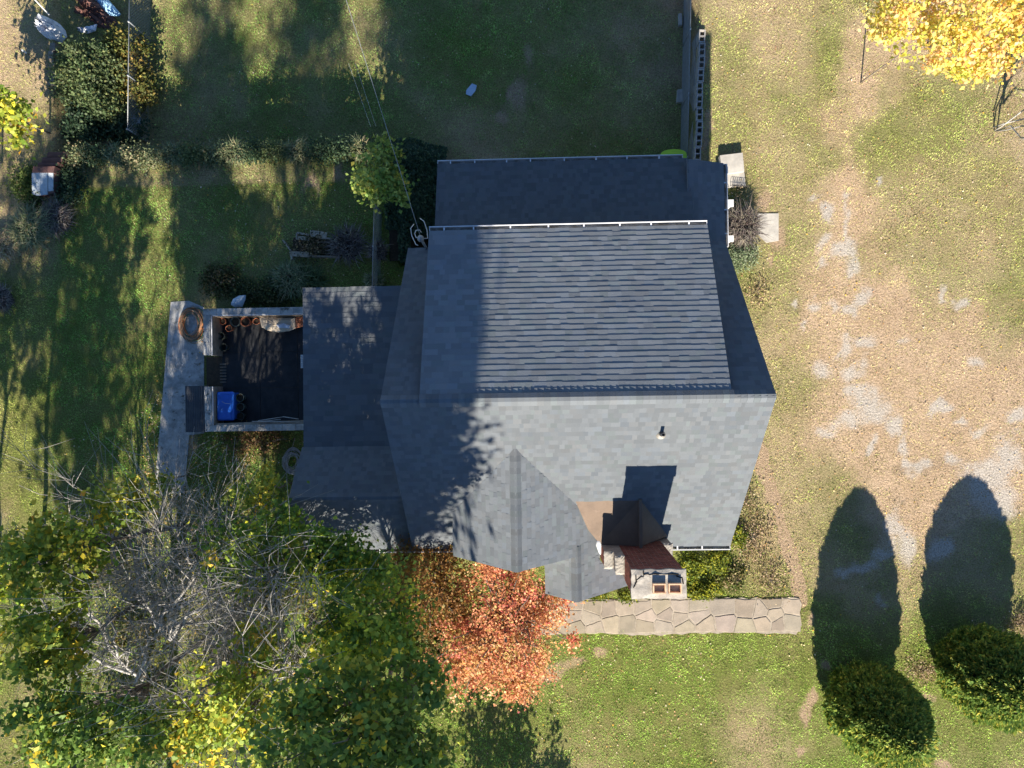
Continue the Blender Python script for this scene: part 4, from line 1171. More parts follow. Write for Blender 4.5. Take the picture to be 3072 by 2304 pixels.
blob_sheet('tarp_bundle', ((140, 72), (160, 62), (178, 70), (196, 92), (200, 110), (186, 126), (165, 134), (148, 122), (134, 98)), -.25, .55, M['tarp_white'], 'crumpled white tarp bundle in the top left corner', 'tarp', 11, rough=.26)
blob_sheet('blue_tarp', ((272, -10), (318, -10), (362, 42), (354, 48), (330, 47), (298, 20)), -.75, .10, M['tarp_blue'], 'pale blue tarp spread at the top edge behind the bushes', 'tarp', 12, rough=.02)
blob_sheet('brush_heap', ((205, -20), (290, -20), (330, 30), (352, 70), (320, 92), (240, 96), (205, 60)), -.85, .35, M['rust'], 'heap of dead purple brown brush below the blue tarp', 'brush', 13, rough=.14)
blob_sheet('grey_plastic', ((318, 340), (345, 334), (372, 338), (420, 345), (424, 370), (392, 392), (362, 372), (326, 362)), -1.2, .16, M['cloth_blue'], 'torn grey plastic sheet on the ground by the chain-link fence', 'plastic sheet', 14, rough=.10)
blob_sheet('white_rubbish', ((206, 84), (238, 84), (270, 92), (284, 80), (290, 72), (286, 92), (262, 100), (215, 100)), -.55, .08, M['tarp_white'], 'strip of white rubbish beside the brush heap', 'rubbish', 15, rough=.04)
wl_ = thing('low_wall', (*at(152, 190, 0)[:2], -.3), 'old low retaining wall of grey boards along the sunny left lawn', 'wall')
for i in range(5):
    y0_, y1_ = 130 + i * 26, 154 + i * 26
    e0, e1 = at(152, y1_, -.05), at(152, y0_, -.05)
    MB().box(e0[0] - .04, e0[0] + .12 + .05 * rng.random(), e0[1], e1[1], -.9, -.03 + .05 * rng.random()).build('board', M['wood'], wl_)

# ---------------------------------------------------------------- vegetation
def leaf_colours(r, n, pal, wts, jit=.22):
    k = r.choice(len(pal), n, p=np.array(wts) / sum(wts))
    C = np.array(pal)[k] * r.uniform(1 - jit, 1 + jit, (n, 1))
    return C * r.uniform(.92, 1.08, (n, 3))
def limb(m, a, b, r0, r1, r, n=6, wob=.08, seg=5, col=(1, 1, 1)):
    a = np.array(a, float); b = np.array(b, float); L = np.linalg.norm(b - a)
    pts = [a + (b - a) * t + (r.normal(0, wob * L * .35, 3) if 0 < t < 1 else 0) + np.array([0, 0, .10 * L * math.sin(math.pi * t)]) for t in np.linspace(0, 1, seg)]
    m.tube(pts, list(np.linspace(r0, r1, seg)), n, col)
    return pts
GREEN_MAPLE = ([(0.227, 0.336, 0.050), (0.348, 0.449, 0.068), (0.146, 0.237, 0.046), (0.694, 0.649, 0.068), (0.800, 0.800, 0.058), (0.800, 0.598, 0.068)], (34, 26, 20, 12, 6, 2))
YELLOW_MAPLE = ([(0.324, 0.391, 0.058), (0.220, 0.309, 0.048), (0.518, 0.504, 0.072), (0.800, 0.630, 0.054), (0.800, 0.428, 0.060)], (36, 30, 22, 9, 3))
DARK_GREEN = ([(0.166, 0.264, 0.054), (0.221, 0.330, 0.066), (0.117, 0.191, 0.042), (0.414, 0.436, 0.066), (0.759, 0.607, 0.060)], (36, 30, 20, 10, 4))
RED_MAPLE = ([(.70, .33, .17), (.62, .25, .14), (.74, .42, .18), (.76, .52, .28), (.52, .24, .11), (.62, .17, .14), (.42, .33, .10)], (28, 20, 20, 14, 10, 4, 8))
SHADED_RED = ([(0.260, 0.130, 0.046), (0.338, 0.169, 0.052), (0.208, 0.111, 0.039), (0.390, 0.247, 0.065), (0.156, 0.143, 0.039)], (30, 22, 22, 14, 12))  # red maple leaves with their shade mixed into the brown
GOLD = ([(.80, .64, .13), (.82, .68, .22), (.80, .50, .18), (.58, .58, .10), (.82, .52, .28), (.70, .66, .16)], (30, 22, 16, 12, 10, 10))
def tree(name, label, base, h, crowns, pal, seed, leaf=.13, per=60, clump=.34, trunk_r=.13, group=None, limbs=.5, up=.95, spread=.75, cat='tree', bark=(1, 1, 1), top=.82, branch_leaves=True):
    """crowns: (dx, dy, z, rx, ry, rz, clumps) ellipsoids of leaf clumps around the trunk"""
    r = np.random.default_rng(seed)
    base = np.array([base[0], base[1], float(ground_z(base[0], base[1]))])
    t = thing(name, base, label, cat, group)
    m = MB()
    crown_mid = np.mean([[c[0], c[1]] for c in crowns], 0)
    tp = base + np.array([crown_mid[0] * .8, crown_mid[1] * .8, h * top])
    pts = limb(m, base - (0, 0, .1), tp, trunk_r, trunk_r * .25, r, 8, .03, 8, bark)
    CT = []
    for dx, dy, z, rx, ry, rz, nc in crowns:
        v = r.normal(size=(nc, 3)); v /= np.linalg.norm(v, axis=1, keepdims=True)
        v *= (r.random(nc) ** .42)[:, None]
        CT.append(base + np.array([dx, dy, z]) + v * np.array([rx, ry, rz]))
    CT = np.concatenate(CT)
    m.build('trunk', M['bark'], t, smooth=True)
    m = MB()
    for c in CT[r.random(len(CT)) < limbs]:
        k = int(np.clip((c[2] - base[2]) / (h * top) * .6 * len(pts), 1, len(pts) - 2))
        limb(m, pts[k], c, trunk_r * .28, .008, r, 4, .10, 5, bark)
    m.build('branches', M['bark'], t, smooth=True)
    n = len(CT) * per
    ci = np.repeat(np.arange(len(CT)), per)
    sz = clump * r.uniform(.55, 1.35, len(CT))
    P = CT[ci] + r.normal(size=(n, 3)) * np.array([1, 1, .62]) * sz[ci][:, None] * .62
    P = P[P[:, 2] > base[2] + .25]; ci = ci[:len(P)]
    V = leaf_polys(P, leaf, r, up, spread)
    pal_, w_ = pal
    cw = r.random(len(CT))
    C = leaf_colours(r, len(P), pal_, w_)
    same = leaf_colours(r, len(CT), pal_, w_, .12)[ci]
    mixv = (r.random((len(P), 1)) < .6)
    C = np.where(mixv, same * r.uniform(.8, 1.2, (len(P), 1)), C)
    poly_mesh('crown', V, C, M['leaf'], t)
    return t
def bare_tree(name, label, base, seed, limbs, twig=7, group=None, cat='tree', rad=.055, bark=(3.0, 2.9, 2.8)):
    """leafless: limbs = (dx, dy, dz) end points; each splits into side branches and twigs"""
    r = np.random.default_rng(seed)
    base = np.array([base[0], base[1], float(ground_z(base[0], base[1]))]); t = thing(name, base, label, cat, group)
    tr = MB(); br = MB(); tw = MB()
    for e in limbs:
        e = np.array(e, float); L = np.linalg.norm(e)
        pts = limb(tr, base + r.normal(0, .05, 3) * (1, 1, 0) - (0, 0, .05), base + e, rad * L / 5, .02, r, 6, .07, 9, bark)
        for k in range(2, 9):
            for _ in range(2):
                d = e / L * r.uniform(.5, 1.1) + r.normal(0, .42, 3) + np.array([0, 0, .25]); d /= np.linalg.norm(d)
                l2 = L * r.uniform(.18, .46)
                p2 = limb(br, pts[k], pts[k] + d * l2, .030 * (1.2 - k / 9), .008, r, 4, .12, 5, bark)
                for j in range(1, 5):
                    for _ in range(twig // 2):
                        d2 = d * .9 + r.normal(0, .5, 3); d2 /= np.linalg.norm(d2)
                        limb(tw, p2[j], p2[j] + d2 * l2 * r.uniform(.3, .8), .0075, .0035, r, 3, .12, 3, tuple(1.05 * q for q in bark))
    tr.build('trunk', M['pale_bark'], t, smooth=True); br.build('branches', M['pale_bark'], t, smooth=True); tw.build('twigs', M['pale_bark'], t, kind='stuff', smooth=True)
    return t

UNDER = []
# trees of the thicket at the lower left
G = 'trees of the leafy thicket'
def rel(base, lst): return [(c[0] - base[0], c[1] - base[1], *c[2:]) for c in lst]
def maple(label, base, h, crowns, pal, seed, leaf=.135, per=38, clump=.27, trunk_r=.08, name='maple_tree', group=G, **k):
    return tree(name, label, base, h, rel(base, crowns), pal, seed, leaf=leaf, per=per, clump=clump, trunk_r=trunk_r, group=group, **k)
maple('green and yellow maple reaching over the west end of the wing roof', (-6.9, -4.9), 8.0, [(-6.3, -3.7, 5.3, 1.3, 1.0, .9, 34), (-7.3, -4.1, 5.4, 1.0, .8, 1.0, 22), (-5.2, -4.5, 5.2, 1.0, .7, .7, 22), (-5.3, -4.4, 5.0, .9, .6, .7, 26), (-4.7, -4.0, 5.2, .8, .5, .5, 20)], GREEN_MAPLE, 31, bark=(1.2, 1.15, 1.1))
maple('dense green maple between the wing roof and the red tree', (-4.4, -5.6), 8.6, [(-4.0, -5.5, 6.7, 1.35, 1.1, 1.1, 62), (-3.3, -5.2, 6.2, .8, .9, .8, 22), (-4.1, -4.6, 5.1, .9, .6, .7, 22)], GREEN_MAPLE, 32)
maple('tall dark green maple in the middle of the bottom edge', (-3.9, -6.9), 11.2, [(-3.7, -6.6, 9.3, 1.7, 1.35, 1.4, 104), (-2.6, -6.0, 8.4, .8, .7, .9, 22), (-2.4, -7.3, 8.6, .7, .7, .8, 20)], DARK_GREEN, 33, leaf=.15)
maple('yellow flecked maple left of the dark maple at the bottom edge', (-6.8, -6.9), 9.0, [(-6.4, -6.8, 7.6, 1.4, 1.1, 1.0, 66), (-7.7, -7.3, 7.2, 1.0, .7, .7, 30), (-6.4, -5.9, 6.6, .8, .6, .6, 18), (-5.2, -7.0, 5.6, .9, .6, .8, 26)], YELLOW_MAPLE, 34, leaf=.13)
maple('green shaded maple in the bottom left corner', (-9.6, -7.4), 8.8, [(-9.4, -7.4, 7.4, 1.7, .8, .9, 76), (-10.8, -7.2, 7.0, .9, .7, .7, 30)], DARK_GREEN, 35, leaf=.14)
maple('yellow green maple at the left edge above the bare branches', (-11.2, -4.3), 8.2, [(-10.9, -3.9, 6.5, 1.1, 1.2, 1.0, 56), (-10.1, -2.7, 5.4, .7, .6, .5, 16)], YELLOW_MAPLE, 36, leaf=.15)
maple('yellow orange maple lower down the left edge', (-11.4, -6.2), 8.0, [(-11.1, -5.8, 6.7, .95, .9, 1.0, 48)], YELLOW_MAPLE, 37, leaf=.15)
maple('small yellow green sapling between the path and the thicket', (-11.0, -2.7), 2.4, [(-11.0, -2.7, 1.6, .5, .45, .45, 9)], YELLOW_MAPLE, 38, leaf=.13, per=34, trunk_r=.03, limbs=.8, name='maple_sapling', group=None)
maple('young yellow green maple below the coil of cable', (-7.7, -3.0), 3.6, [(-7.6, -2.9, 2.7, .6, .5, .6, 15)], YELLOW_MAPLE, 39, leaf=.13, per=40, trunk_r=.035, limbs=.8, name='maple_sapling', group=None)
def limbs_to(base, tips):
    out = []
    for px, py, z in tips:
        q = at(px, py, z); out.append((q[0] - base[0], q[1] - base[1], z))
    return out
for i, (b, tips, tw, lab) in enumerate((
    ((-11.7, -7.9), ((700, 1590, 4.0), (620, 1690, 4.4), (390, 1620, 3.2), (530, 1540, 3.2), (320, 1500, 3.0), (760, 1700, 4.6)), 9, 'leafless grey tree with limbs fanning up in the gap of the thicket'),
    ((-12.6, -9.2), ((330, 1820, 3.6), (180, 1640, 3.4), (480, 1900, 4.4), (90, 1760, 4.0)), 8, 'leafless pale tree low on the left of the thicket'),
    ((-10.2, -10.2), ((840, 1900, 5.2), (930, 1980, 5.6), (720, 2010, 5.0), (800, 2120, 6.0)), 9, 'leafless branching tree behind the yellow flecked maple'),
    ((-8.6, -7.2), ((560, 1640, 4.6), (900, 1680, 5.0), (760, 1820, 5.4)), 8, 'leafless branches between the bare gap and the wing roof'))):
    bare_tree('bare_tree', lab, b, 41 + i, limbs_to(b, tips), tw, group='leafless trees of the thicket')
for i, (x, y, r1, h1, lab) in enumerate((
    (-10.2, -5.6, 1.2, .9, 'brown green undergrowth below the fan of bare limbs'), (-12.3, -7.6, 1.4, 1.0, 'weedy undergrowth at the far left of the thicket floor'),
    (-8.2, -6.6, 1.3, 1.0, 'dark undergrowth between the bare limbs and the green maple'), (-9.6, -9.0, 1.5, 1.1, 'undergrowth low in the thicket near the bottom left'),
    (-6.4, -8.8, 1.5, 1.1, 'undergrowth under the yellow flecked maple'), (-12.6, -10.4, 1.5, 1.0, 'undergrowth in the bottom left corner'),
    (-13.8, -5.6, 1.2, .9, 'undergrowth at the left edge of the thicket'), (-6.6, -6.0, 1.1, 1.1, 'leafy undergrowth below the wing roof corner'),
    (-4.6, -6.6, 1.2, 1.2, 'dark undergrowth below the dense green maple'), (-3.0, -8.4, 1.2, .9, 'dark undergrowth at the middle of the bottom edge'))):
    UNDER.append((x, y, r1, h1, lab))
# red tree by the front door and its shaded side, painted as a separate brown crown
tree('red_maple', 'orange red maple in front of the entry gable', (-.75, -6.35), 4.8, [(-.2, -.1, 3.1, 1.6, 1.6, 1.0, 150), (.95, .3, 2.4, .9, .8, .6, 44), (-.1, -1.5, 2.7, 1.2, .8, .6, 50), (-.2, 1.45, 3.4, .8, .5, .6, 18), (-1.4, -1.4, 3.0, .8, .8, .6, 22), (.6, -.9, 2.4, 1.5, 1.4, .6, 26)], RED_MAPLE, 51, leaf=.085, per=70, clump=.25, up=.55, spread=1.0)
tree('shaded_red_maple', 'shaded red maple foliage, its shade painted brown, beside the green maple', (-2.7, -5.6), 4.3, [(0, 0, 3.0, 1.1, 1.2, .9, 60), (-.1, 1.0, 3.1, .9, .6, .7, 22)], SHADED_RED, 52, leaf=.085, per=80, clump=.28, up=.5, spread=1.0)
# trees standing just beyond the frame: their shadows streak the lawns
maple('tallest dense tree beyond the bottom edge, shading the wing roof', (-4.2, -15.0), 19.5, [(-3.5, -15.0, 14.4, 1.35, 1.2, 4.6, 230), (-3.35, -15.0, 16.8, 1.25, 1.0, 2.0, 130), (-4.5, -15.1, 16.8, .9, 1.0, 1.8, 80), (-5.7, -15.2, 16.2, 1.0, 1.0, 1.4, 18)], GREEN_MAPLE, 61, leaf=.27, per=36, clump=.60, trunk_r=.22, name='tall_tree', group=None)
maple('narrow tall tree beyond the bottom edge next to the tallest one', (-8.6, -16.0), 17.5, [(-8.6, -16.0, 15.6, 1.4, 1.2, 1.9, 44), (-7.9, -15.8, 9.2, 1.2, .9, 1.5, 26)], GREEN_MAPLE, 64, leaf=.26, per=34, clump=.55, trunk_r=.2, name='tall_tree', group=None)
maple('third tall tree from the house beyond the bottom edge', (-11.7, -15.2), 16.5, [(-11.7, -15.2, 14.8, 1.4, 1.2, 1.9, 44), (-11.4, -15.2, 8.8, 1.7, .9, 1.9, 52)], GREEN_MAPLE, 65, leaf=.26, per=34, clump=.55, trunk_r=.2, name='tall_tree', group=None)
maple('fourth tall tree from the house beyond the bottom edge', (-14.9, -15.6), 14.5, [(-15.2, -15.6, 10.2, 1.9, 1.2, 3.2, 96)], GREEN_MAPLE, 67, leaf=.26, per=34, clump=.55, trunk_r=.2, name='tall_tree', group=None)
maple('broad tree beyond the left edge beside the thicket', (-14.1, -4.6), 8.6, [(-13.9, -4.5, 5.9, 1.5, 1.1, 2.0, 70)], GREEN_MAPLE, 62, leaf=.17, per=44, name='tall_tree', group=None)
maple('leaning tree beyond the left edge, farthest left of all', (-17.4, -8.0), 11.0, [(-17.2, -8.0, 7.4, 1.7, 1.2, 2.6, 80)], GREEN_MAPLE, 69, leaf=.2, per=38, clump=.42, name='tall_tree', group=None)
maple('thin tree beyond the left edge, farther from the house', (-15.8, -5.4), 9.6, [(-15.7, -5.4, 7.3, .9, .9, 1.8, 34)], GREEN_MAPLE, 63, leaf=.17, per=40, name='tall_tree', group=None)
tree('young_tree', 'low bushy tree beyond the bottom edge, shading the front lawn', (-.9, -14.2), 3.4, [(-.9, 0, 1.9, 1.1, .7, 1.0, 26), (.2, .2, 2.0, .5, .5, 1.2, 12), (1.2, .1, 1.4, .5, .5, .9, 9)], DARK_GREEN, 66, leaf=.14, per=60)
# gold tree top right, bare sapling at the right edge
tree('gold_maple', 'golden yellow and orange maple in the top right corner', (10.3, 9.2), 7.0, [(-.2, -.2, 4.9, 2.1, 1.5, 1.0, 90), (1.9, .0, 4.6, 1.5, 1.5, .9, 60), (.9, -1.3, 4.2, 1.2, .5, .6, 22)], GOLD, 71, leaf=.12, per=56, clump=.30, up=.6, spread=1.0, trunk_r=.022, bark=(1.3, 1.25, 1.2), limbs=.35)
bare_tree('bare_sapling', 'thin leafless sapling at the right edge under the gold tree', (14.4, 7.6), 72, [(.6, .7, 3.0), (.9, -.5, 2.8), (.3, -1.6, 2.6), (1.3, .2, 3.0)], 6, rad=.03, bark=(2.2, 2.1, 2.0))

# clipped evergreens at the lower right
def evergreen(label, base, h, rmax, seed, n, tip=1.0, belly=.36):
    r = np.random.default_rng(seed); base = np.array([base[0], base[1], 0.0])
    t = thing('evergreen_tree', base, label, 'tree', 'rounded evergreens on the front lawn')
    def radius(f):
        f = np.asarray(f, float)
        lo = np.sqrt(np.clip(1 - ((belly - f) / (belly + .10)) ** 2, 0, 1)); hi = np.clip(1 - np.clip((f - belly) / (1 - belly), 0, 1) ** (2.1 * tip), 0, 1) ** .70
        return rmax * np.where(f < belly, lo, hi)
    m = MB(); m.tube([base - (0, 0, .1), base + (0, 0, h * .8)], [.09, .03], 7); m.build('trunk', M['bark'], t)
    prof = [(float(radius(f)) * .72, h * f * .97) for f in np.linspace(.02, .97, 14)] + [(0, h * .955)]
    MB().lathe(base, prof, 22, (.35, .45, .3)).build('inner_core', M['bark'], t)  # solid dark core added to stop views through the leaf shell
    f = r.beta(1.35, 1.5, n); a = r.uniform(0, 2 * math.pi, n)
    lump = .74 + .42 * fbm(a * 3.2 + seed, f * h * 2.6, .6, seed % 8, 3)
    rr = radius(f) * lump * (1 - .20 * r.random(n) ** 1.6)
    P = base + np.stack([rr * np.cos(a), rr * np.sin(a), f * h + r.normal(0, .03, n)], -1)
    out = np.stack([np.cos(a) * .8, np.sin(a) * .8, .55 + 0 * a], -1)
    V = leaf_polys(P, .085, r, 0, .55)
    # sprays point outwards and up
    tdir = out + r.normal(0, .35, (n, 3)); tdir /= np.linalg.norm(tdir, axis=1, keepdims=True)
    b = np.cross(tdir, r.normal(size=(n, 3))); b /= np.linalg.norm(b, axis=1, keepdims=True)
    L = r.uniform(.09, .20, n)[:, None]; W = L * .42
    V = np.stack([P - tdir * L * .4, P + b * W * .5, P + tdir * L * .6, P - b * W * .5], 1)
    C = leaf_colours(r, n, [(.13, .215, .055), (.20, .30, .07), (.32, .40, .08), (.50, .50, .10), (.64, .55, .11)], (30, 32, 22, 11, 5))
    poly_mesh('crown', V, C, M['leaf'], t)
evergreen('rounded dark evergreen nearer the walkway, standing whole in view', (9.80, -9.65), 3.75, 1.27, 81, 34000)
evergreen('rounded dark evergreen cut by the right edge', (13.2, -8.65), 3.25, 1.33, 82, 34000, tip=1.3)

# leafy shrubs and weeds
def shrub(name, label, c, r3, n, pal, seed, leaf=.09, cat='shrub', group=None, z=None, per=40, clump=.2):
    r = np.random.default_rng(seed)
    zg = float(ground_z(c[0], c[1])) if z is None else z
    base = np.array([c[0], c[1], zg]); t = thing(name, base, label, cat, group)
    m = MB()
    nc = max(4, n // per)
    v = r.normal(size=(nc, 3)); v[:, 2] = np.abs(v[:, 2]); v /= np.linalg.norm(v, axis=1, keepdims=True); v *= (r.random(nc) ** .45)[:, None]
    CT = base + np.array([0, 0, r3[2] * .12]) + v * np.array(r3)
    for c_ in CT[::2]: limb(m, base, c_, .014, .004, r, 3, .1, 4)
    m.build('stems', M['bark'], t)
    ci = np.repeat(np.arange(nc), per)
    P = CT[ci] + r.normal(size=(nc * per, 3)) * clump * np.array([.7, .7, .5]); P[:, 2] = np.maximum(P[:, 2], zg + .02)
    same = leaf_colours(r, nc, pal[0], pal[1], .15)[ci]
    C = np.where(r.random((len(P), 1)) < .6, same * r.uniform(.8, 1.2, (len(P), 1)), leaf_colours(r, len(P), pal[0], pal[1]))
    poly_mesh('leaves', leaf_polys(P, leaf, r, .5, .9), C, M['leaf'], t)
    return t
def clump_grass(name, label, c, rad, h, n, pal, seed, cat='grass clump', group=None, wid=.012, lean=.9, z=None):
    """tussock of long arching blades"""
    r = np.random.default_rng(seed)
    zg = float(ground_z(c[0], c[1])) if z is None else z
    base = np.array([c[0], c[1], zg]); t = thing(name, base, label, cat, group)
    a = r.uniform(0, 2 * math.pi, n); rr = rad * .35 * np.sqrt(r.random(n))
    a0 = a + r.normal(0, 1.3, n); rr = rr * 1.7
    P0 = base + np.stack([rr * np.cos(a0), rr * np.sin(a0), np.zeros(n)], -1)
    d = np.stack([np.cos(a), np.sin(a), np.zeros(n)], -1) + r.normal(0, .25, (n, 3)) * (1, 1, 0)
    l = r.uniform(.05, .85, n)[:, None] * lean; hh = (h * r.uniform(.55, 1.1, n))[:, None]
    P1 = P0 + d * rad * .40 * l + np.array([0, 0, 1]) * hh * .75
    P2 = P0 + d * rad * 1.0 * l + np.array([0, 0, 1]) * hh * .72
    s = np.cross(d, [0, 0, 1]); s /= np.linalg.norm(s, axis=1, keepdims=True); s *= wid
    V = np.concatenate([np.stack([P0 - s, P0 + s, P1 + s * .8, P1 - s * .8], 1), np.stack([P1 - s * .8, P1 + s * .8, P2 + s * .15, P2 - s * .15], 1)])
    C = leaf_colours(r, n, pal[0], pal[1])
    poly_mesh('blades', V, np.concatenate([C, C]), M['blade'], t)
    m = MB(); m.lathe(base - (0, 0, .02), [(rad * .4, 0), (rad * .3, h * .12), (0, h * .16)], 8, (.5, .45, .4)); m.build('root_crown', M['bark'], t)
    return t
BUSHY = ([(0.120, 0.168, 0.072), (0.160, 0.208, 0.096), (0.088, 0.128, 0.056), (0.224, 0.240, 0.096)], (36, 28, 24, 12))
OLIVE = ([(0.145, 0.160, 0.043), (0.217, 0.189, 0.051), (0.319, 0.232, 0.065), (0.102, 0.123, 0.036)], (30, 28, 18, 24))
IVY = ([(0.051, 0.094, 0.051), (0.072, 0.123, 0.065), (0.041, 0.072, 0.041), (0.116, 0.167, 0.087)], (34, 30, 24, 12))
LIMEY = ([(.20, .24, .03), (.13, .18, .03), (.33, .34, .03), (.42, .40, .04), (.08, .12, .025)], (28, 26, 20, 10, 16))
DRYP = ([(.46, .35, .22), (.54, .42, .27), (.34, .25, .15), (.30, .27, .11)], (34, 26, 24, 16))
REED = ([(0.169, 0.208, 0.104), (0.247, 0.260, 0.143), (0.117, 0.156, 0.078), (0.390, 0.351, 0.195)], (34, 28, 22, 16))
PALE = ([(.26, .31, .19), (.20, .26, .14), (.32, .35, .24), (.14, .19, .10)], (34, 28, 18, 20))
DEAD = ([(.13, .11, .10), (.20, .175, .15), (.09, .075, .07), (.30, .26, .20)], (36, 28, 24, 12))

for i, (x, y, r1, h1, lab) in enumerate(UNDER):
    shrub('thicket_shrub', lab, (x, y), (r1, r1, h1), 2200, ([(.12, .15, .04), (.20, .17, .06), (.08, .10, .03), (.26, .19, .08), (.30, .30, .06)], (32, 24, 24, 12, 8)), 300 + i, .11, 'shrub', 'shrubs on the thicket floor')
# overgrown strip at the top left
for i, (px, py, z, rx, ry, rz, n, pal, lab) in enumerate((
    (255, 190, .1, 1.0, .9, 1.3, 5200, BUSHY, 'large grey green bush in the overgrown strip, below the tarp bundle'),
    (345, 120, .0, .75, .7, 1.1, 3200, OLIVE, 'olive bush beside the chain-link fence near the top edge'),
    (365, 240, .0, .75, .8, 1.0, 3400, OLIVE, 'browning bush pressed against the left chain-link fence'),
    (270, 300, .0, 1.0, .8, 1.0, 4200, BUSHY, 'low grey green bush in the middle of the overgrown strip'),
    (210, 240, .0, .6, .9, .9, 2400, BUSHY, 'grey green bush beside the low board wall'),
    (330, 370, -.2, .9, .5, .6, 2200, IVY, 'dark leafy bush at the foot of the left chain-link fence'),
    (230, 370, -.1, .7, .5, .7, 1800, IVY, 'dark bush above the brown hutch'))):
    c = at(px, py, z)
    shrub('bush', lab, c, (rx, ry, rz), n, pal, 100 + i, leaf=.10, group='bushes of the overgrown strip')
tree('maple_sapling', 'yellow green maple sapling leaning over the brown hutch', at(150, 400, 0)[:2], 2.8, [(-.1, .1, 1.9, .8, .55, .5, 20), (-.5, .1, 2.1, .5, .4, .4, 8), (.1, -.5, 1.4, .4, .4, .4, 6)], YELLOW_MAPLE, 110, leaf=.17, per=34, trunk_r=.035, limbs=.8)
shrub('weed_patch', 'leafy green weeds beside the brown hutch', at(95, 560, 0), (.6, .7, .35), 1600, ([(.12, .17, .045), (.08, .12, .03), (.20, .22, .06)], (4, 4, 2)), 112, .09, 'weeds')
shrub('weed_patch', 'dark green weeds on the lawn side of the brown hutch', at(215, 560, 0), (.45, .8, .4), 1500, IVY, 113, .08, 'weeds')
clump_grass('tall_grass', 'tall grey green grass clump below the brown hutch', at(110, 690, 0), .75, .55, 1500, REED, 114)
clump_grass('tall_grass', 'dry grey grass clump right of the clump below the hutch', at(185, 660, 0), .6, .5, 1000, DEAD, 115)
clump_grass('tall_grass', 'dry straw grass at the left edge below the hutch', at(30, 740, 0), .55, .5, 900, DRYP, 116)
clump_grass('tall_grass', 'grey grass clump at the left edge beside the shaded lawn', at(15, 900, 0), .5, .45, 700, DEAD, 117)
# weedy band along the top of the bank
hr = np.random.default_rng(120)
for i in range(15):
    x = 235 + i * 60 + hr.uniform(-12, 12); y = 446 + hr.uniform(-6, 6) - (4 if i > 8 else 0)
    pal = [REED, IVY, BUSHY, REED][i % 4] if i < 12 else IVY
    c = at(x, y, .1)
    c = np.array([c[0], min(c[1], 7.42), 0.0])
    if i % 3 == 2:
        clump_grass('bank_grass', 'dry %s tussock on the weedy bank, number %s from its left end' % (['straw', 'grey', 'pale', 'tall', 'arching'][i // 3], ['third', 'sixth', 'ninth', 'twelfth', 'fifteenth'][i // 3]), c, .42, .5, 420, REED, 121 + i, 'grass clump', 'tussocks along the bank')
    else:
        shrub('bank_weeds', 'low leafy weeds on the bank between the lawns, %s patch from the left' % ['first', 'second', 'x', 'third', 'fourth', 'x', 'fifth', 'sixth', 'x', 'seventh', 'eighth', 'x', 'ninth', 'tenth', 'x'][i], c, (.52, .28, .5), 1300, pal, 121 + i, .075, 'weeds', 'weeds along the bank', z=0.0)
# ivy over the corner bank, the sumac growing from it
def ivy_mass():
    r = np.random.default_rng(140); n = 15000
    X = r.uniform(-4.9, -2.72, n); Y = r.uniform(3.9, 7.9, n)
    ok = ~((X > -3.75) & (Y < 4.75)) & ~((X < -4.5) & (Y < 6.2)) & ~((Y < 4.9) & (X < -4.1))
    X, Y = X[ok], Y[ok]
    top = .38 - 1.0 * sstep(-3.9, -2.7, X) - .5 * sstep(7.3, 7.9, Y) + .35 * (fbm(X, Y, .6, 3, 3) - .5)
    P = np.stack([X, Y, top - .35 * r.random(len(X)) ** 2], -1)
    V = leaf_polys(P, .095, r, .9, .6, aspect=.95)
    o = thing('ivy_bank', (-3.8, 6.0, -.6), 'dark ivy covering the bank at the corner of the rear addition', 'ivy')
    poly_mesh('leaves', V, leaf_colours(r, len(P), *IVY), M['leaf'], o)
    xs_ = np.linspace(-4.85, -2.75, 15); ys_ = np.linspace(3.95, 7.85, 25); vs = []; fs = []
    for y in ys_:
        for x in xs_:
            vs.append((x, y, float(.10 - 1.0 * sstep(-3.9, -2.7, x) - .6 * sstep(7.2, 7.9, y) - (1.0 if (x > -3.7 and y < 4.8) else 0) - (.25 if (x < -4.5 and y < 6.2) else 0))))
    for j in range(24):
        for i in range(14): fs.append((j * 15 + i, j * 15 + i + 1, (j + 1) * 15 + i + 1, (j + 1) * 15 + i))
    MB().add(vs, fs).build('stem_mat', M['soil'], o)
ivy_mass()
SUMAC = ([(.27, .38, .085), (.36, .45, .11), (.20, .30, .06), (.44, .48, .13), (.55, .50, .08)], (30, 28, 22, 14, 3))
tree('sumac_tree', 'slender light green sumac under the service cable at the bank corner', (-4.15, 6.0), 3.3, [(-.15, -.1, 2.2, .65, .55, .5, 22), (.0, .75, 2.1, .40, .55, .5, 12), (-.6, .1, 1.7, .4, .5, .5, 10), (.4, -.4, 2.1, .45, .4, .4, 9)], SUMAC, 141, leaf=.15, per=30, clump=.25, trunk_r=.035, limbs=.8, up=.8, bark=(1.4, 1.3, 1.1))
clump_grass('fence_grass', 'pale dry grass growing through the short chain-link fence', at(1142, 760, 0), .35, .8, 500, DEAD, 142)
clump_grass('fence_grass', 'grey dry grass at the near end of the short chain-link fence', at(1130, 850, 0), .35, .6, 420, REED, 143)
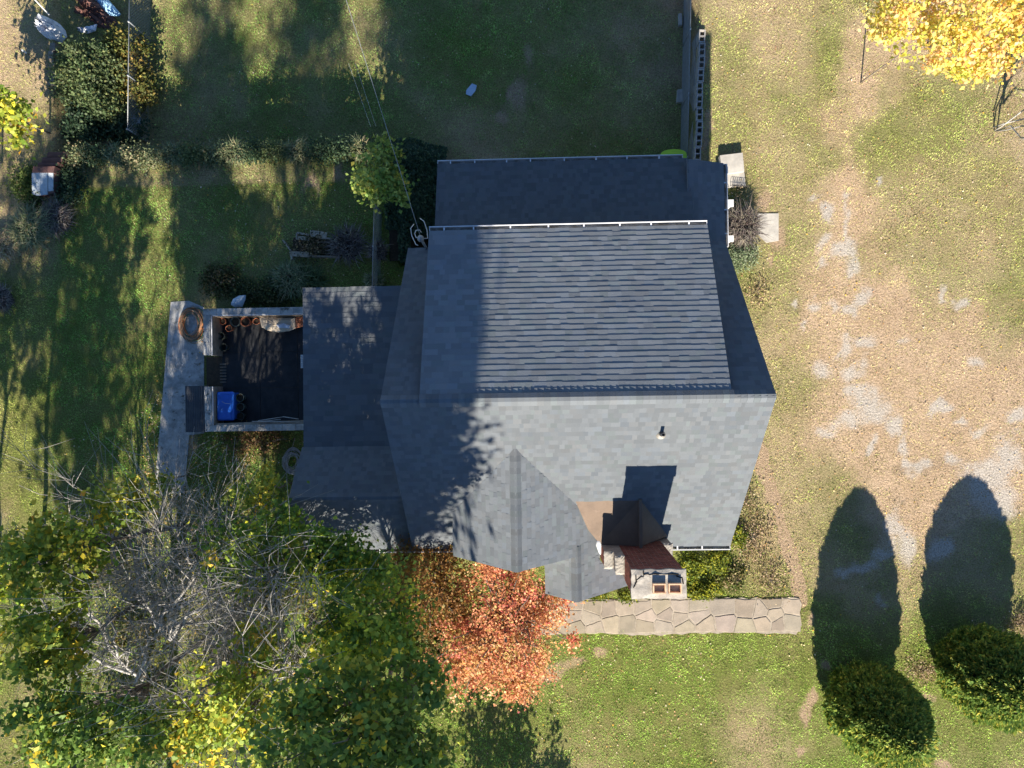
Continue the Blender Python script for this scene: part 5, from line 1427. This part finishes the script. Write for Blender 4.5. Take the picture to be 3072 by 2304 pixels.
# plants around the raised bed and patio
shrub('bed_plants', 'dry brown plants inside the raised bed', at(935, 738, .1), (.65, .3, .3), 900, ([(.13, .12, .06), (.20, .15, .08), (.08, .09, .04), (.30, .22, .13)], (3, 3, 3, 2)), 150, .07, 'plants', z=.1)
clump_grass('ornamental_grass', 'grey dry grass clump at the right end of the raised bed', at(1050, 740, 0), .62, .7, 900, DEAD, 151)
clump_grass('ornamental_grass', 'green daylily clump between the raised bed and the patio wall', at(880, 840, 0), .62, .5, 900, REED, 152)
clump_grass('ornamental_grass', 'green daylily clump against the corner of the wing', at(940, 845, 0), .55, .45, 700, ([(.08, .12, .05), (.13, .17, .07), (.05, .08, .03)], (4, 3, 3)), 153)
shrub('perennials', 'dark leafy perennials along the outside of the patio back wall', at(800, 880, 0), (1.1, .4, .4), 3000, ([(.07, .10, .04), (.05, .075, .03), (.12, .14, .05), (.18, .16, .07)], (4, 4, 2, 1)), 154, .08, 'plants')
shrub('perennials', 'brown edged perennials left of the pale blue bag', at(670, 840, 0), (.6, .45, .4), 1900, ([(.10, .11, .04), (.17, .13, .06), (.06, .08, .03), (.30, .20, .11)], (4, 3, 3, 1)), 155, .085, 'plants')
# east side plants
clump_grass('ornamental_grass', 'dead dark ornamental grass beside the porch pier', at(2215, 690, 0), .66, .85, 1500, DEAD, 160, wid=.009)
shrub('lavender_bush', 'silvery green bush at the south end of the east porch', at(2215, 770, 0), (.48, .52, .5), 4200, PALE, 161, .055, 'shrub', per=50, clump=.13)
shrub('dead_plant', 'dry brown stalks between the hoop edging and the porch pier', at(2210, 620, 0), (.25, .35, .2), 420, DRYP, 162, .06, 'plants')
r_ = np.random.default_rng(170)
for i, (px, py, rx, ry, rz, n, pal, lab) in enumerate((
    (2075, 1700, .45, .45, .35, 1700, LIMEY, 'lime green leafy weeds just right of the chimney'),
    (2150, 1680, .40, .4, .35, 1500, LIMEY, 'green weeds under the right end of the front gutter'),
    (2110, 1770, .55, .25, .25, 1400, LIMEY, 'bright green groundcover by the walkway right of the chimney'),
    (2200, 1740, .5, .4, .25, 1300, ([(.16, .19, .05), (.28, .24, .10), (.10, .13, .03), (.36, .28, .16)], (3, 3, 2, 2)), 'mixed green and tan weeds at the corner of the house'),
    (2260, 1620, .5, .8, .05, 1500, DRYP, 'dry brown weeds beside the southeast corner of the house'),
    (2215, 1610, .22, .35, .3, 700, LIMEY, 'green weeds tucked against the southeast corner wall'),
    (2310, 1740, .6, .6, .04, 800, DRYP, 'dry tan weeds near the worn path'),
    (1790, 1785, .42, .14, .18, 700, LIMEY, 'yellow green plants in front of the entry between gable and chimney'),
    (1880, 1790, .35, .10, .15, 450, LIMEY, 'low green plants at the foot of the chimney beside the walkway'),
    (2240, 1500, .22, .6, .05, 500, DRYP, 'dry weeds along the east wall below the ridge'),
    (2280, 870, .22, .8, .04, 450, DRYP, 'dry weeds along the east wall north of the ridge'))):
    shrub('weed_patch', lab, at(px, py, .1), (rx, ry, rz), n, pal, 171 + i, .055 if pal is DRYP else .075, 'weeds', 'weeds along the house foot', z=0.0, clump=.28 if pal is DRYP else .12)
shrub('weed_patch', 'dry weeds between the two rounded evergreens', at(2770, 2010, .1), (.6, .45, .10), 900, DRYP, 185, .05, 'weeds', z=0.0, clump=.25)
shrub('weed_patch', 'dry red brown weeds behind the evergreen at the right edge', at(3065, 1880, .1), (.5, .4, .3), 800, DRYP, 186, .06, 'weeds', z=0.0)
shrub('leaf_heap', 'brown leaf litter and weeds below the patio front wall', at(760, 1325, .05), (1.2, .45, .12), 1600, ([(.20, .12, .06), (.30, .19, .10), (.10, .11, .04), (.14, .16, .05)], (3, 3, 2, 2)), 187, .085, 'leaves', z=0.0, clump=.2)

# fallen leaves
def litter():
    r = np.random.default_rng(190)
    parts = []
    def field(n, x0, x1, y0, y1): parts.append(np.stack([r.uniform(x0, x1, n), r.uniform(y0, y1, n)], -1))
    field(2600, 5.5, 17, -9, 13); field(2600, -15, -5.5, -13, -1.5); field(900, -12, -3.5, -2, 7); field(700, -12, 5, 7.6, 13); field(900, -3.5, 5.5, -13, -7.9); field(1500, -12.5, -9, -5, 0)
    P = np.concatenate(parts); X, Y = P[:, 0], P[:, 1]
    ok = turf_ok(X, Y); X, Y = X[ok], Y[ok]
    Pz = np.stack([X, Y, ground_z(X, Y) + .03], -1)
    C = leaf_colours(r, len(X), [(.42, .27, .14), (.55, .42, .25), (.30, .17, .08), (.55, .35, .05), (.60, .52, .38)], (30, 24, 22, 10, 14))
    o = poly_mesh('fallen_leaves', leaf_polys(Pz, .052, r, 1.6, .5), C, M['litter'])
    tag(o, 'scattered brown and yellow fallen leaves on the lawns', 'leaves', kind='stuff')
litter()
